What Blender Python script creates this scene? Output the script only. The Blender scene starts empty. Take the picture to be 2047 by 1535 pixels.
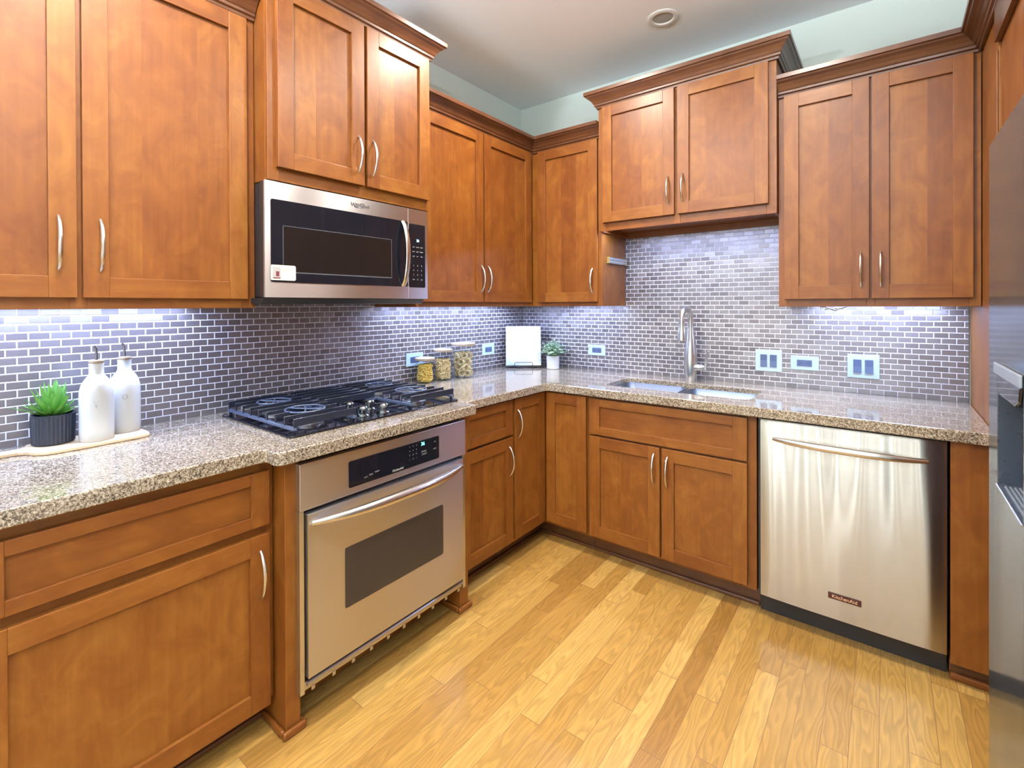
import bpy, bmesh, math, random
from mathutils import Vector, Matrix
from math import sin, cos, pi, radians

sc = bpy.context.scene
COL = sc.collection
RND = random.Random(7)

# ------------------------------------------------------------------ camera
YAW, PITCH, ROLL = 0.6594580176, -0.004312977, -0.003986152
FPX, HY, PXX = 965.45, 614.61, 1023.5
cam_d = bpy.data.cameras.new('camera')
cam = bpy.data.objects.new('camera', cam_d)
COL.objects.link(cam)
fw = Vector((-sin(YAW) * cos(PITCH), cos(YAW) * cos(PITCH), sin(PITCH)))
rt = Vector((cos(YAW), sin(YAW), 0))
up = rt.cross(fw)
rt2 = rt * cos(ROLL) + up * sin(ROLL)
up2 = -rt * sin(ROLL) + up * cos(ROLL)
mat = Matrix((rt2, up2, -fw)).transposed().to_4x4()
mat.translation = Vector((2.194032, -2.952498, 1.357579))
cam.matrix_world = mat
cam_d.sensor_width = 36.0
cam_d.lens = FPX * 36.0 / 2047
cam_d.shift_y = -(767.5 - HY) / 2047
cam_d.clip_start = 0.02
sc.camera = cam

# ------------------------------------------------------------------ world, exposure, lights
sc.view_settings.view_transform = 'Standard'
sc.view_settings.look = 'None'
sc.view_settings.gamma = 1.0
sc.view_settings.use_curve_mapping = False
sc.view_settings.exposure = -0.13
sc.cycles.use_denoising = True
sc.cycles.max_bounces = 10
sc.cycles.sample_clamp_indirect = 4.0
sc.cycles.caustics_reflective = False
sc.cycles.caustics_refractive = False

world = bpy.data.worlds.new('world')
sc.world = world
world.use_nodes = True
bg = world.node_tree.nodes['Background']
# daylight outside: soft sky above the horizon, brighter lower half added to light the ceiling
wn = world.node_tree
wtc = wn.nodes.new('ShaderNodeTexCoord'); wsep = wn.nodes.new('ShaderNodeSeparateXYZ'); wr = wn.nodes.new('ShaderNodeMapRange')
wn.links.new(wtc.outputs['Generated'], wsep.inputs[0]); wn.links.new(wsep.outputs[2], wr.inputs[0])
wr.inputs[1].default_value = -0.12; wr.inputs[2].default_value = 0.12
wr.inputs[3].default_value = 17.0; wr.inputs[4].default_value = 8.0
wn.links.new(wr.outputs[0], bg.inputs[1])
bg.inputs[0].default_value = (0.82, 0.93, 1.0, 1)

def area(name, loc, rot, sx, sy, power, col, spread=180, portal=False):
    d = bpy.data.lights.new(name, 'AREA')
    d.shape = 'RECTANGLE'; d.size = sx; d.size_y = sy
    d.energy = power; d.color = col; d.spread = radians(spread)
    if portal: d.cycles.is_portal = True
    o = bpy.data.objects.new(name, d)
    o.location = loc; o.rotation_euler = rot
    COL.objects.link(o)
    return o

ZC = 2.84
LED = (0.48, 0.60, 1.0)
WARM = (1.0, 0.90, 0.79)
CANS = [(0.90, -1.13), (1.85, -1.35), (0.95, -2.60), (2.05, -2.75), (1.0, -4.3), (2.4, -4.3), (1.0, -5.8), (2.4, -5.8)]  # cans behind the camera are guesses, added to light the room
CAN_W = 18.0
for i, (x, y) in enumerate(CANS):
    d = bpy.data.lights.new('can_lamp', 'AREA')
    d.shape = 'DISK'; d.size = 0.11; d.energy = CAN_W * (2.1, 1.8, 2.1, 0.1, .15, .15, .15, .15)[i]; d.color = WARM; d.spread = radians(165)
    o = bpy.data.objects.new('can_lamp', d); o.location = (x, y, ZC - 0.006); COL.objects.link(o)
# two invented bowl pendants, added out of view to shine up at the ceiling
PEND = [(2.55, -3.45), (0.70, -3.55)]
ADDED_PEND_W = 275.0
for x, y in PEND:
    d = bpy.data.lights.new('added_bowl_lamp', 'AREA'); d.shape = 'DISK'; d.size = 0.30; d.energy = ADDED_PEND_W; d.color = (0.93, 0.97, 1.0)
    o = bpy.data.objects.new('added_bowl_lamp', d); o.location = (x, y, 2.30); o.rotation_euler = (pi, 0, 0); COL.objects.link(o)
# windows added behind the camera for light and reflections (portals sit in their openings)
ADDED_WINS = [(0.30, 0.50), (0.70, 0.84), (1.15, 1.40), (1.75, 1.88), (2.20, 2.32), (2.62, 2.85)]
for a, b in ADDED_WINS:
    area('window_portal', ((a + b) / 2, -6.52, 1.45), (radians(90), 0, 0), b - a, 2.1, 1, (1, 1, 1), portal=True)

# ------------------------------------------------------------------ material helpers
def new_mat(name):
    m = bpy.data.materials.new(name); m.use_nodes = True
    nt = m.node_tree
    p = nt.nodes['Principled BSDF']
    return m, nt, p

def simple(name, col, rough=0.5, metal=0.0, **kw):
    m, nt, p = new_mat(name)
    p.inputs['Base Color'].default_value = (*col, 1)
    p.inputs['Roughness'].default_value = rough
    p.inputs['Metallic'].default_value = metal
    for k, v in kw.items():
        p.inputs[k.replace('_', ' ')].default_value = v
    # faint procedural variation so that nothing is perfectly even
    n = nt.nodes.new('ShaderNodeTexNoise'); n.inputs['Scale'].default_value = 35
    tc = nt.nodes.new('ShaderNodeTexCoord'); nt.links.new(tc.outputs['Object'], n.inputs['Vector'])
    mr = nt.nodes.new('ShaderNodeMapRange')
    mr.inputs['To Min'].default_value = max(0, rough - 0.03); mr.inputs['To Max'].default_value = rough + 0.03
    nt.links.new(n.outputs['Fac'], mr.inputs['Value']); nt.links.new(mr.outputs[0], p.inputs['Roughness'])
    return m

class G:
    """tiny node graph writer"""
    def __init__(s, nt): s.nt = nt
    def node(s, t, **kw):
        n = s.nt.nodes.new('ShaderNode' + t)
        for k, v in kw.items(): setattr(n, k, v)
        return n
    def link(s, a, b):
        if isinstance(a, (int, float)): b.default_value = a
        elif isinstance(a, tuple): b.default_value = a
        else: s.nt.links.new(a, b)
    def math(s, op, a, b=0.0, c=None):
        n = s.node('Math', operation=op)
        s.link(a, n.inputs[0]); s.link(b, n.inputs[1])
        if c is not None: s.link(c, n.inputs[2])
        return n.outputs[0]
    def noise(s, vec, scale, detail=2, rough=0.5, dist=0.0):
        n = s.node('TexNoise'); s.link(vec, n.inputs['Vector'])
        n.inputs['Scale'].default_value = scale; n.inputs['Detail'].default_value = detail
        n.inputs['Roughness'].default_value = rough; n.inputs['Distortion'].default_value = dist
        return n.outputs['Fac']
    def comb(s, x, y, z=0.0):
        n = s.node('CombineXYZ'); s.link(x, n.inputs[0]); s.link(y, n.inputs[1]); s.link(z, n.inputs[2])
        return n.outputs[0]
    def sep(s, v):
        n = s.node('SeparateXYZ'); s.link(v, n.inputs[0]); return n.outputs
    def mapr(s, v, a, b, c, d):
        n = s.node('MapRange'); s.link(v, n.inputs[0])
        for i, x in enumerate((a, b, c, d)): n.inputs[i + 1].default_value = x
        return n.outputs[0]
    def ramp(s, v, stops):
        n = s.node('ValToRGB'); s.link(v, n.inputs[0])
        e = n.color_ramp.elements
        while len(e) < len(stops): e.new(0.5)
        for el, (p, c) in zip(e, stops): el.position = p; el.color = (*c, 1)
        return n.outputs[0]
    def mix(s, f, a, b, mode='MIX'):
        n = s.node('Mix', data_type='RGBA', blend_type=mode)
        s.link(f, n.inputs[0])
        s.link((*a, 1) if isinstance(a, tuple) and len(a) == 3 else a, n.inputs[6])
        s.link((*b, 1) if isinstance(b, tuple) and len(b) == 3 else b, n.inputs[7])
        return n.outputs[2]
    def white(s, v):
        n = s.node('TexWhiteNoise', noise_dimensions='3D'); s.link(v, n.inputs['Vector']); return n.outputs
    def bump(s, h, strength, dist, p, nrm=None):
        n = s.node('Bump'); s.link(h, n.inputs['Height'])
        n.inputs['Strength'].default_value = strength; n.inputs['Distance'].default_value = dist
        if nrm is not None: s.link(nrm, n.inputs['Normal'])
        s.link(n.outputs[0], p.inputs['Normal'])

def wood_mat(name, dark, mid, light, rough=0.33, coat=0.25):
    m, nt, p = new_mat(name); g = G(nt)
    uv = g.node('UVMap').outputs[0]
    s = g.sep(uv)
    streak = g.noise(g.comb(g.math('MULTIPLY', s[0], 55), g.math('MULTIPLY', s[1], 2.2)), 1.0, 3, 0.55, 0.4)
    blotch = g.noise(g.comb(g.math('MULTIPLY', s[0], 9), g.math('MULTIPLY', s[1], 5)), 1.0, 3, 0.6, 1.2)
    at = g.node('Attribute', attribute_name='tint').outputs['Fac']
    f = g.math('ADD', g.math('MULTIPLY', streak, 0.30), g.math('MULTIPLY', blotch, 0.70))
    f = g.math('ADD', f, g.math('MULTIPLY', g.math('SUBTRACT', at, 0.5), 0.20))
    c = g.ramp(f, [(0.30, dark), (0.50, mid), (0.72, light)])
    g.link(c, p.inputs['Base Color'])
    p.inputs['Roughness'].default_value = rough
    p.inputs['Coat Weight'].default_value = coat
    p.inputs['Coat Roughness'].default_value = 0.28
    g.bump(streak, 0.05, 0.002, p)
    return m

WOOD = wood_mat('maple_stain', (0.132, 0.036, 0.0044), (0.182, 0.0575, 0.0078), (0.245, 0.093, 0.0150), 0.42, 0.14)
WOOD.node_tree.nodes['Principled BSDF'].inputs['Specular IOR Level'].default_value = 0.38
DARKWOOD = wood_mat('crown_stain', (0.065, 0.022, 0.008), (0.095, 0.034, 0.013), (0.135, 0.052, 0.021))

def steel(name, col=(0.62, 0.60, 0.58), rough=0.24, aniso=0.75, wav=0.0, rot=0.0):
    m, nt, p = new_mat(name); g = G(nt)
    p.inputs['Base Color'].default_value = (*col, 1)
    p.inputs['Metallic'].default_value = 1
    uv = g.node('UVMap').outputs[0]; s = g.sep(uv)
    br = g.noise(g.comb(g.math('MULTIPLY', s[0], 900), g.math('MULTIPLY', s[1], 3)), 1.0, 2)
    g.link(g.mapr(br, 0.3, 0.7, rough - 0.02, rough + 0.02), p.inputs['Roughness'])
    p.inputs['Anisotropic'].default_value = aniso
    p.inputs['Anisotropic Rotation'].default_value = rot
    t = g.node('Tangent', direction_type='UV_MAP'); g.link(t.outputs[0], p.inputs['Tangent'])
    if wav:
        w = g.noise(g.comb(g.math('MULTIPLY', s[0], 0.5), g.math('MULTIPLY', s[1], 6)), 1.0, 1)
        g.bump(w, 1.0, wav, p)
    return m

STEEL = steel('brushed_steel', (0.66, 0.67, 0.70), 0.30, 0.9)
DWSTEEL = steel('dishwasher_steel', (0.48, 0.45, 0.40), 0.24, 0.96, 0.022)
FRSTEEL = steel('fridge_steel', (0.34, 0.35, 0.36), 0.12, 0.4, 0.0015)
FRSTEEL.node_tree.nodes['Principled BSDF'].inputs['Metallic'].default_value = 0.82
FRSTEEL.node_tree.nodes['Principled BSDF'].inputs['Specular Tint'].default_value = (0.55, 0.58, 0.62, 1)
SINKSTEEL = steel('sink_steel', (0.13, 0.15, 0.18), 0.42, 0.2)
NICKEL = simple('satin_nickel', (0.72, 0.70, 0.66), 0.26, 1.0)
CHROME = simple('faucet_nickel', (0.70, 0.71, 0.69), 0.30, 1.0)
BLACK = simple('black_plastic', (0.012, 0.012, 0.014), 0.35)
BGLASS = simple('black_glass', (0.006, 0.007, 0.011), 0.06, 0.0, Specular_IOR_Level=0.35)
WINGLASS = simple('oven_window_glass', (0.030, 0.024, 0.022), 0.09, 0.0, Specular_IOR_Level=0.4)
IRON = simple('cast_iron_enamel', (0.010, 0.013, 0.024), 0.30)
IRONGREY = simple('grate_enamel', (0.06, 0.08, 0.14), 0.28)
GLOSSBLACK = simple('cooktop_glass', (0.006, 0.006, 0.010), 0.05)
CAP = simple('burner_cap', (0.02, 0.022, 0.028), 0.3)
ALU = simple('burner_aluminium', (0.55, 0.56, 0.60), 0.3, 1.0)
WHITE = simple('white_ceramic', (0.62, 0.65, 0.67), 0.22, 0.0, Coat_Weight=0.4)
PLATE = simple('wall_plate', (0.42, 0.55, 0.66), 0.25)
DEVICE = simple('wall_device', (0.07, 0.10, 0.19), 0.3)
DEVICE2 = simple('wall_device_slot', (0.01, 0.012, 0.02), 0.5)
PAPER = simple('sticker_paper', (0.80, 0.84, 0.68), 0.6)
INK = simple('print_ink', (0.10, 0.09, 0.09), 0.6)
REDINK = simple('print_red_ink', (0.12, 0.02, 0.03), 0.6)
GREYINK = simple('print_grey_ink', (0.42, 0.42, 0.42), 0.6)
PALE = simple('maple_lid', (0.42, 0.34, 0.25), 0.5)
CEIL = simple('ceiling_paint', (0.88, 0.94, 1.0), 0.9)
WALL = simple('wall_paint', (0.68, 0.78, 0.74), 0.85)
WALLF = simple('far_wall_paint', (0.78, 0.79, 0.78), 0.85)
TRIMW = simple('white_trim', (0.75, 0.75, 0.73), 0.5)
RIBPOT = simple('navy_black_pot', (0.012, 0.016, 0.030), 0.4)
SOIL = simple('soil', (0.03, 0.02, 0.012), 0.9)
DKPL = simple('dispenser_plastic', (0.045, 0.055, 0.075), 0.28)
SILV = simple('silver_plastic', (0.45, 0.52, 0.60), 0.3, 0.6)
CANIN = simple('lamp_reflector', (0.42, 0.42, 0.40), 0.5)
WIRE = simple('black_wire', (0.01, 0.012, 0.012), 0.35)
CABLE = simple('white_cable', (0.8, 0.8, 0.8), 0.4)
RUBBER = simple('rubber', (0.02, 0.02, 0.02), 0.7)

def emit(name, col, st):
    m, nt, p = new_mat(name)
    p.inputs['Base Color'].default_value = (0.8, 0.8, 0.8, 1)
    p.inputs['Emission Color'].default_value = (*col, 1)
    p.inputs['Emission Strength'].default_value = st
    return m
LEDM = emit('led_lens', (0.75, 0.82, 1.0), 9)
CANM = emit('lamp_lens', (1.0, 0.86, 0.70), 9)
TEAL = emit('clock_teal', (0.0, 0.9, 0.75), 3)
BLUE = emit('clock_blue', (0.05, 0.45, 1.0), 4)

def glass(name, tint=(1, 1, 1)):
    m, nt, p = new_mat(name); g = G(nt)
    # thin jar wall: mostly see-through with a mirror sheen that grows towards the rim
    tr = g.node('BsdfTransparent'); tr.inputs[0].default_value = (*tint, 1)
    gl = g.node('BsdfGlossy'); gl.inputs['Roughness'].default_value = 0.04
    lw = g.node('LayerWeight'); lw.inputs['Blend'].default_value = 0.5
    mx = g.node('MixShader'); g.link(g.math('ADD', 0.04, g.math('MULTIPLY', g.math('POWER', lw.outputs['Facing'], 4.0), 0.5)), mx.inputs[0])
    g.link(tr.outputs[0], mx.inputs[1]); g.link(gl.outputs[0], mx.inputs[2])
    g.link(mx.outputs[0], nt.nodes['Material Output'].inputs[0])
    return m
JARGLASS = glass('jar_glass', (0.96, 0.985, 0.98))

def leaf_mat(name, base, tip, sc_=1.0, dark=None):
    m, nt, p = new_mat(name); g = G(nt)
    uv = g.node('UVMap').outputs[0]; s = g.sep(uv)
    at = g.node('Attribute', attribute_name='tint').outputs['Fac']
    n = g.noise(g.comb(g.math('MULTIPLY', s[0], 6), g.math('MULTIPLY', s[1], 2), at), 2.0, 2)
    f = g.math('ADD', g.math('MULTIPLY', s[1], 0.75), g.math('MULTIPLY', n, 0.35))
    st = [(0.15, base), (0.85, tip)]
    if dark: st.append((1.0, dark))
    c = g.ramp(f, st)
    g.link(g.mix(g.math('MULTIPLY', at, 0.35), c, tip), p.inputs['Base Color'])
    p.inputs['Roughness'].default_value = 0.4
    p.inputs['Subsurface Weight'].default_value = 0.0
    return m
LEAF = leaf_mat('succulent_leaf', (0.09, 0.27, 0.02), (0.13, 0.34, 0.07), dark=(0.10, 0.06, 0.03))
LEAF2 = leaf_mat('small_leaf', (0.30, 0.52, 0.34), (0.66, 0.82, 0.62))
PASTA1 = simple('elbow_pasta', (0.85, 0.62, 0.16), 0.5)
PASTA2 = simple('spiral_pasta', (0.78, 0.62, 0.34), 0.5)
PASTA3 = simple('ribbon_pasta', (0.78, 0.66, 0.40), 0.5)

def board_mat():
    m, nt, p = new_mat('pale_board'); g = G(nt)
    uv = g.node('UVMap').outputs[0]; s = g.sep(uv)
    f = g.noise(g.comb(g.math('MULTIPLY', s[0], 40), g.math('MULTIPLY', s[1], 2)), 1.0, 3, 0.6, 0.6)
    g.link(g.ramp(f, [(0.3, (0.58, 0.42, 0.26)), (0.7, (0.80, 0.64, 0.44))]), p.inputs['Base Color'])
    p.inputs['Roughness'].default_value = 0.5
    return m
BOARD = board_mat()

def granite_mat():
    m, nt, p = new_mat('granite'); g = G(nt)
    tc = g.node('TexCoord').outputs['Object']
    n1 = g.noise(tc, 160, 3, 0.65, 0.9)
    n2 = g.noise(tc, 340, 2, 0.6, 0.5)
    n3 = g.noise(tc, 6, 2, 0.5)
    f = g.math('ADD', g.math('MULTIPLY', n1, 0.65), g.math('ADD', g.math('MULTIPLY', n2, 0.30), g.math('MULTIPLY', n3, 0.05)))
    c = g.ramp(f, [(0.36, (0.025, 0.022, 0.02)), (0.44, (0.09, 0.07, 0.052)), (0.485, (0.25, 0.20, 0.145)),
                   (0.535, (0.42, 0.36, 0.27)), (0.60, (0.62, 0.60, 0.53))])
    n = g.node('VertexColor') if False else None
    g.link(c, p.inputs['Base Color'])
    p.inputs['Roughness'].default_value = 0.10
    p.inputs['Specular IOR Level'].default_value = 0.75
    p.inputs['Coat Weight'].default_value = 0.8
    p.inputs['Coat Roughness'].default_value = 0.03
    return m
GRANITE = granite_mat()

def tile_mat(name, axis):
    """stainless mosaic in running bond, white grout; axis = world axis along the wall"""
    m, nt, p = new_mat(name); g = G(nt)
    tc = g.node('TexCoord').outputs['Object']
    s = g.sep(tc)
    PW, PH = 0.0520, 0.02595
    v = g.math('DIVIDE', g.math('SUBTRACT', s[2], 0.914), PH)
    row = g.math('FLOOR', v)
    u = g.math('ADD', g.math('DIVIDE', s[axis], PW), g.math('MULTIPLY', g.math('MODULO', row, 2.0), 0.5))
    u = g.math('ADD', u, 400.0)
    cell = g.math('FLOOR', u)
    fu = g.math('FRACT', u); fv = g.math('FRACT', v)
    gu, gv = 0.0031 / PW / 2, 0.0031 / PH / 2
    du = g.math('MINIMUM', fu, g.math('SUBTRACT', 1.0, fu))
    dv = g.math('MINIMUM', fv, g.math('SUBTRACT', 1.0, fv))
    mu = g.mapr(du, gu * 0.8, gu * 1.25, 0, 1); mv = g.mapr(dv, gv * 0.8, gv * 1.25, 0, 1)
    tile = g.math('MINIMUM', mu, mv)
    w = g.white(g.comb(cell, row, 3.0 + axis))
    wc = g.sep(w['Color'])
    brush = g.noise(g.comb(g.math('MULTIPLY', s[axis], 9), g.math('MULTIPLY', s[2], 700), w['Value']), 1.0, 2)
    tcol = g.mix(w['Value'], (0.19, 0.17, 0.18), (0.27, 0.25, 0.26))
    tcol = g.mix(g.math('MULTIPLY', brush, 0.25), tcol, (0.34, 0.32, 0.33))
    g.link(g.mix(tile, (0.62, 0.62, 0.66), tcol), p.inputs['Base Color'])
    g.link(g.math('MULTIPLY', tile, 0.80), p.inputs['Metallic'])
    g.link(g.mix(tile, (0.7, 0.7, 0.7), g.comb(0.36, 0.36, 0.36)), p.inputs['Roughness'])
    # each tile sits at its own small tilt
    geo = g.node('NewGeometry').outputs['Normal']
    tx = g.math('MULTIPLY', g.math('SUBTRACT', wc[0], 0.5), 0.06)
    tz = g.math('MULTIPLY', g.math('SUBTRACT', wc[1], 0.5), 0.10)
    vec = g.comb(tx, 0.0, tz) if axis == 0 else g.comb(0.0, tx, tz)
    va = g.node('VectorMath', operation='ADD'); g.link(geo, va.inputs[0]); g.link(vec, va.inputs[1])
    vn = g.node('VectorMath', operation='NORMALIZE'); g.link(va.outputs[0], vn.inputs[0])
    hu = g.mapr(du, gu * 0.8, gu * 2.2, 0, 1); hv = g.mapr(dv, gv * 0.8, gv * 2.0, 0, 1)
    g.bump(g.math('MINIMUM', hu, hv), 0.5, 0.0012, p, vn.outputs[0])
    return m

def floor_mat():
    m, nt, p = new_mat('oak_planks'); g = G(nt)
    tc = g.node('TexCoord').outputs['Object']; s = g.sep(tc)
    PW = 0.0725
    u = g.math('ADD', g.math('DIVIDE', s[0], PW), 100.0)
    col = g.math('FLOOR', u); fu = g.math('FRACT', u)
    wcol = g.white(g.comb(col, 5.0, 1.0))
    ln = g.math('ADD', 0.55, g.math('MULTIPLY', wcol['Value'], 0.55))
    vy = g.math('ADD', g.math('DIVIDE', g.math('ADD', s[1], 20.0), ln), g.math('MULTIPLY', g.sep(wcol['Color'])[1], 7.0))
    row = g.math('FLOOR', vy); fv = g.math('FRACT', vy)
    w = g.white(g.comb(col, row, 9.0)); wc = g.sep(w['Color'])
    # grain: stretched rings shifted per plank
    gx = g.math('ADD', g.math('MULTIPLY', fu, 1.0), g.math('MULTIPLY', wc[0], 37.0))
    gy = g.math('ADD', g.math('MULTIPLY', s[1], 1.0), g.math('MULTIPLY', wc[1], 19.0))
    warp = g.noise(g.comb(g.math('MULTIPLY', gx, 1.1), g.math('MULTIPLY', gy, 2.2)), 1.0, 2, 0.5)
    ring = g.math('FRACT', g.math('ADD', g.math('MULTIPLY', warp, 11.0), g.math('MULTIPLY', g.math('SUBTRACT', fu, 0.5), g.math('MULTIPLY', wc[2], 5.0))))
    ringv = g.math('MINIMUM', ring, g.math('MULTIPLY', g.math('SUBTRACT', 1.0, ring), 3.0))
    fine = g.noise(g.comb(g.math('MULTIPLY', gx, 16), g.math('MULTIPLY', gy, 6)), 1.0, 3, 0.6)
    base = g.ramp(w['Value'], [(0.0, (0.33, 0.165, 0.037)), (0.25, (0.43, 0.235, 0.056)), (0.65, (0.50, 0.290, 0.075)), (1.0, (0.60, 0.375, 0.110))])
    gr = g.mapr(g.math('ADD', g.math('MULTIPLY', ringv, 0.65), g.math('MULTIPLY', fine, 0.5)), 0.15, 0.95, 0.66, 1.12)
    hsv = g.mix(1.0, base, g.comb(gr, gr, gr), 'MULTIPLY')
    du = g.math('MINIMUM', fu, g.math('SUBTRACT', 1.0, fu))
    dv = g.math('MULTIPLY', g.math('MINIMUM', fv, g.math('SUBTRACT', 1.0, fv)), ln)
    seam = g.math('MINIMUM', g.mapr(du, 0.006, 0.018, 0, 1), g.mapr(dv, 0.0006, 0.0018, 0, 1))
    g.link(g.mix(seam, (0.22, 0.11, 0.04), hsv), p.inputs['Base Color'])
    p.inputs['Roughness'].default_value = 0.30
    p.inputs['Coat Weight'].default_value = 0.35
    p.inputs['Coat Roughness'].default_value = 0.15
    g.bump(seam, 0.25, 0.001, p)
    return m

def book_mat():
    m, nt, p = new_mat('book_cover'); g = G(nt)
    uv = g.node('UVMap').outputs[0]; s = g.sep(uv)
    n = g.noise(g.comb(g.math('MULTIPLY', s[0], 9), g.math('MULTIPLY', s[1], 14)), 1.0, 4, 0.6, 0.6)
    lo = g.mapr(s[1], 0.02, 0.14, 1, 0)
    f = g.math('MULTIPLY', g.mapr(n, 0.45, 0.62, 0, 1), lo)
    g.link(g.mix(f, (0.50, 0.52, 0.54), (0.30, 0.42, 0.48)), p.inputs['Base Color'])
    p.inputs['Roughness'].default_value = 0.4
    return m
BOOK = book_mat()

# ------------------------------------------------------------------ mesh builder
def TW(u, v, z): return (u, v, z)              # world
def TL(u, v, z): return (v, u, z)              # left run: u = y, v = distance from the left wall
def TB(u, v, z): return (u, -v, z)             # back run: u = x, v = distance from the back wall

class MB:
    def __init__(s, T=TW):
        s.T = T; s.v = []; s.f = []; s.uv = []; s.t = []; s.m = []; s.sm = []
    def add(s, pts, faces, uvs, tint=None, mi=0, smooth=False, raw=False):
        b = len(s.v)
        s.v += [tuple(p) if raw else s.T(*p) for p in pts]
        tint = RND.random() if tint is None else tint
        for f, uv in zip(faces, uvs):
            s.f.append([b + i for i in f]); s.uv.append(uv); s.t.append(tint); s.m.append(mi); s.sm.append(smooth)
    def box(s, u0, u1, v0, v1, z0, z1, g=None, tint=None, mi=0):
        P = [(u0, v0, z0), (u1, v0, z0), (u1, v1, z0), (u0, v1, z0), (u0, v0, z1), (u1, v0, z1), (u1, v1, z1), (u0, v1, z1)]
        F = [(0, 1, 2, 3), (4, 5, 6, 7), (0, 1, 5, 4), (2, 3, 7, 6), (1, 2, 6, 5), (3, 0, 4, 7)]
        nax = [2, 2, 1, 1, 0, 0]
        if g is None:
            d = (abs(u1 - u0), abs(v1 - v0), abs(z1 - z0)); g = d.index(max(d))
        else: g = {'u': 0, 'v': 1, 'z': 2}[g]
        ru, rv = RND.uniform(0, 50), RND.uniform(0, 50)
        U = []
        for f, n in zip(F, nax):
            ax = [a for a in (0, 1, 2) if a != n]
            if g in ax: b = g; a = [x for x in ax if x != g][0]
            else: a, b = ax
            U.append([(P[i][a] + ru, P[i][b] + rv) for i in f])
        s.add(P, F, U, tint, mi)
        return s
    def sheet(s, u0, u1, z0, z1, v, mi=0):
        s.add([(u0, v, z0), (u1, v, z0), (u1, v, z1), (u0, v, z1)], [(0, 1, 2, 3)], [[(u0, z0), (u1, z0), (u1, z1), (u0, z1)]], 0.5, mi)
    def lathe(s, c, prof, n=32, mi=0, cap=True, sx=1.0, sy=1.0, rib=0, ribd=0.0):
        """prof = [(r, z)], c = (x, y, z) world"""
        pts = []; k = len(prof)
        for r, z in prof:
            for j in range(n):
                a = 2 * pi * j / n
                rr = r * (1 + (ribd * (0.5 + 0.5 * cos(a * rib)) if rib else 0))
                pts.append((c[0] + rr * cos(a) * sx, c[1] + rr * sin(a) * sy, c[2] + z))
        F = []; U = []
        for i in range(k - 1):
            for j in range(n):
                j2 = (j + 1) % n
                F.append((i * n + j, i * n + j2, (i + 1) * n + j2, (i + 1) * n + j))
                U.append([(j / n, prof[i][1]), ((j + 1) / n, prof[i][1]), ((j + 1) / n, prof[i + 1][1]), (j / n, prof[i + 1][1])])
        if cap:
            F.append(tuple(range(n - 1, -1, -1))); U.append([(0, 0)] * n)
            F.append(tuple((k - 1) * n + j for j in range(n))); U.append([(0, 0)] * n)
        s.add(pts, F, U, None, mi, True, raw=True)
        return s
    def tube(s, path, r, n=10, mi=0, flat=1.0, closed=False, hint=None, cap=True):
        """path in local (u,v,z) coordinates; r number or list; flat squashes along the second axis"""
        P = [Vector(s.T(*p)) for p in path]; k = len(P)
        R = [r] * k if isinstance(r, (int, float)) else r
        pts = []; ref = Vector(hint) if hint else None
        for i in range(k):
            if closed: t = P[(i + 1) % k] - P[(i - 1) % k]
            else: t = P[min(i + 1, k - 1)] - P[max(i - 1, 0)]
            t.normalize()
            if ref is None or abs(ref.dot(t)) > 0.99:
                ref = Vector((0, 0, 1)) if abs(t.z) < 0.9 else Vector((1, 0, 0))
            a = (ref - t * ref.dot(t)).normalized(); b = t.cross(a)
            if not hint: ref = a
            for j in range(n):
                q = 2 * pi * j / n
                pts.append(P[i] + a * (cos(q) * R[i]) + b * (sin(q) * R[i] * flat))
        F = []; U = []
        for i in range(k if closed else k - 1):
            i2 = (i + 1) % k
            for j in range(n):
                j2 = (j + 1) % n
                F.append((i * n + j, i * n + j2, i2 * n + j2, i2 * n + j)); U.append([(j / n, i / k), ((j + 1) / n, i / k), ((j + 1) / n, (i + 1) / k), (j / n, (i + 1) / k)])
        if not closed and cap:
            F.append(tuple(range(n))); U.append([(0, 0)] * n)
            F.append(tuple((k - 1) * n + j for j in range(n))); U.append([(0, 0)] * n)
        s.add(pts, F, U, None, mi, True, raw=True)
        return s
    def prism(s, poly, z0, z1, mi=0, axis='z', w0=0, w1=0):
        """extrude polygon [(a,b)] along z (axis z) in local coords; axis 'v': poly in (u,z), extruded v w0..w1"""
        n = len(poly)
        if axis == 'z': P = [(a, b, z0) for a, b in poly] + [(a, b, z1) for a, b in poly]
        elif axis == 'v': P = [(a, z0, b) for a, b in poly] + [(a, z1, b) for a, b in poly]
        else: P = [(z0, a, b) for a, b in poly] + [(z1, a, b) for a, b in poly]
        F = [tuple(range(n)), tuple(range(n, 2 * n))] + [(i, (i + 1) % n, n + (i + 1) % n, n + i) for i in range(n)]
        U = [[poly[i] for i in range(n)]] * 2 + [[(poly[i][0], 0), (poly[(i + 1) % n][0], 0), (poly[(i + 1) % n][0], z1 - z0), (poly[i][0], z1 - z0)] for i in range(n)]
        s.add(P, F, U, None, mi)
        return s
    def build(s, name, mats, parent=None, bevel=0.0, seg=2, origin=None, angle=35, smooth=False):
        if not isinstance(mats, (list, tuple)): mats = [mats]
        if origin is None:
            if parent is not None: origin = parent.get('_o', None) or (0, 0, 0)
            else: origin = (0, 0, 0)
        ox, oy, oz = origin
        me = bpy.data.meshes.new(name)
        me.from_pydata([(a - ox, b - oy, c - oz) for a, b, c in s.v], [], s.f)
        for m in mats: me.materials.append(m)
        uvl = me.uv_layers.new(name='UVMap')
        ta = me.attributes.new('tint', 'FLOAT', 'FACE')
        li = 0; uvd = []
        for uv in s.uv:
            for a in uv: uvd += [a[0], a[1]]
        uvl.data.foreach_set('uv', uvd)
        ta.data.foreach_set('value', s.t)
        me.polygons.foreach_set('material_index', s.m)
        bm = bmesh.new(); bm.from_mesh(me)
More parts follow.
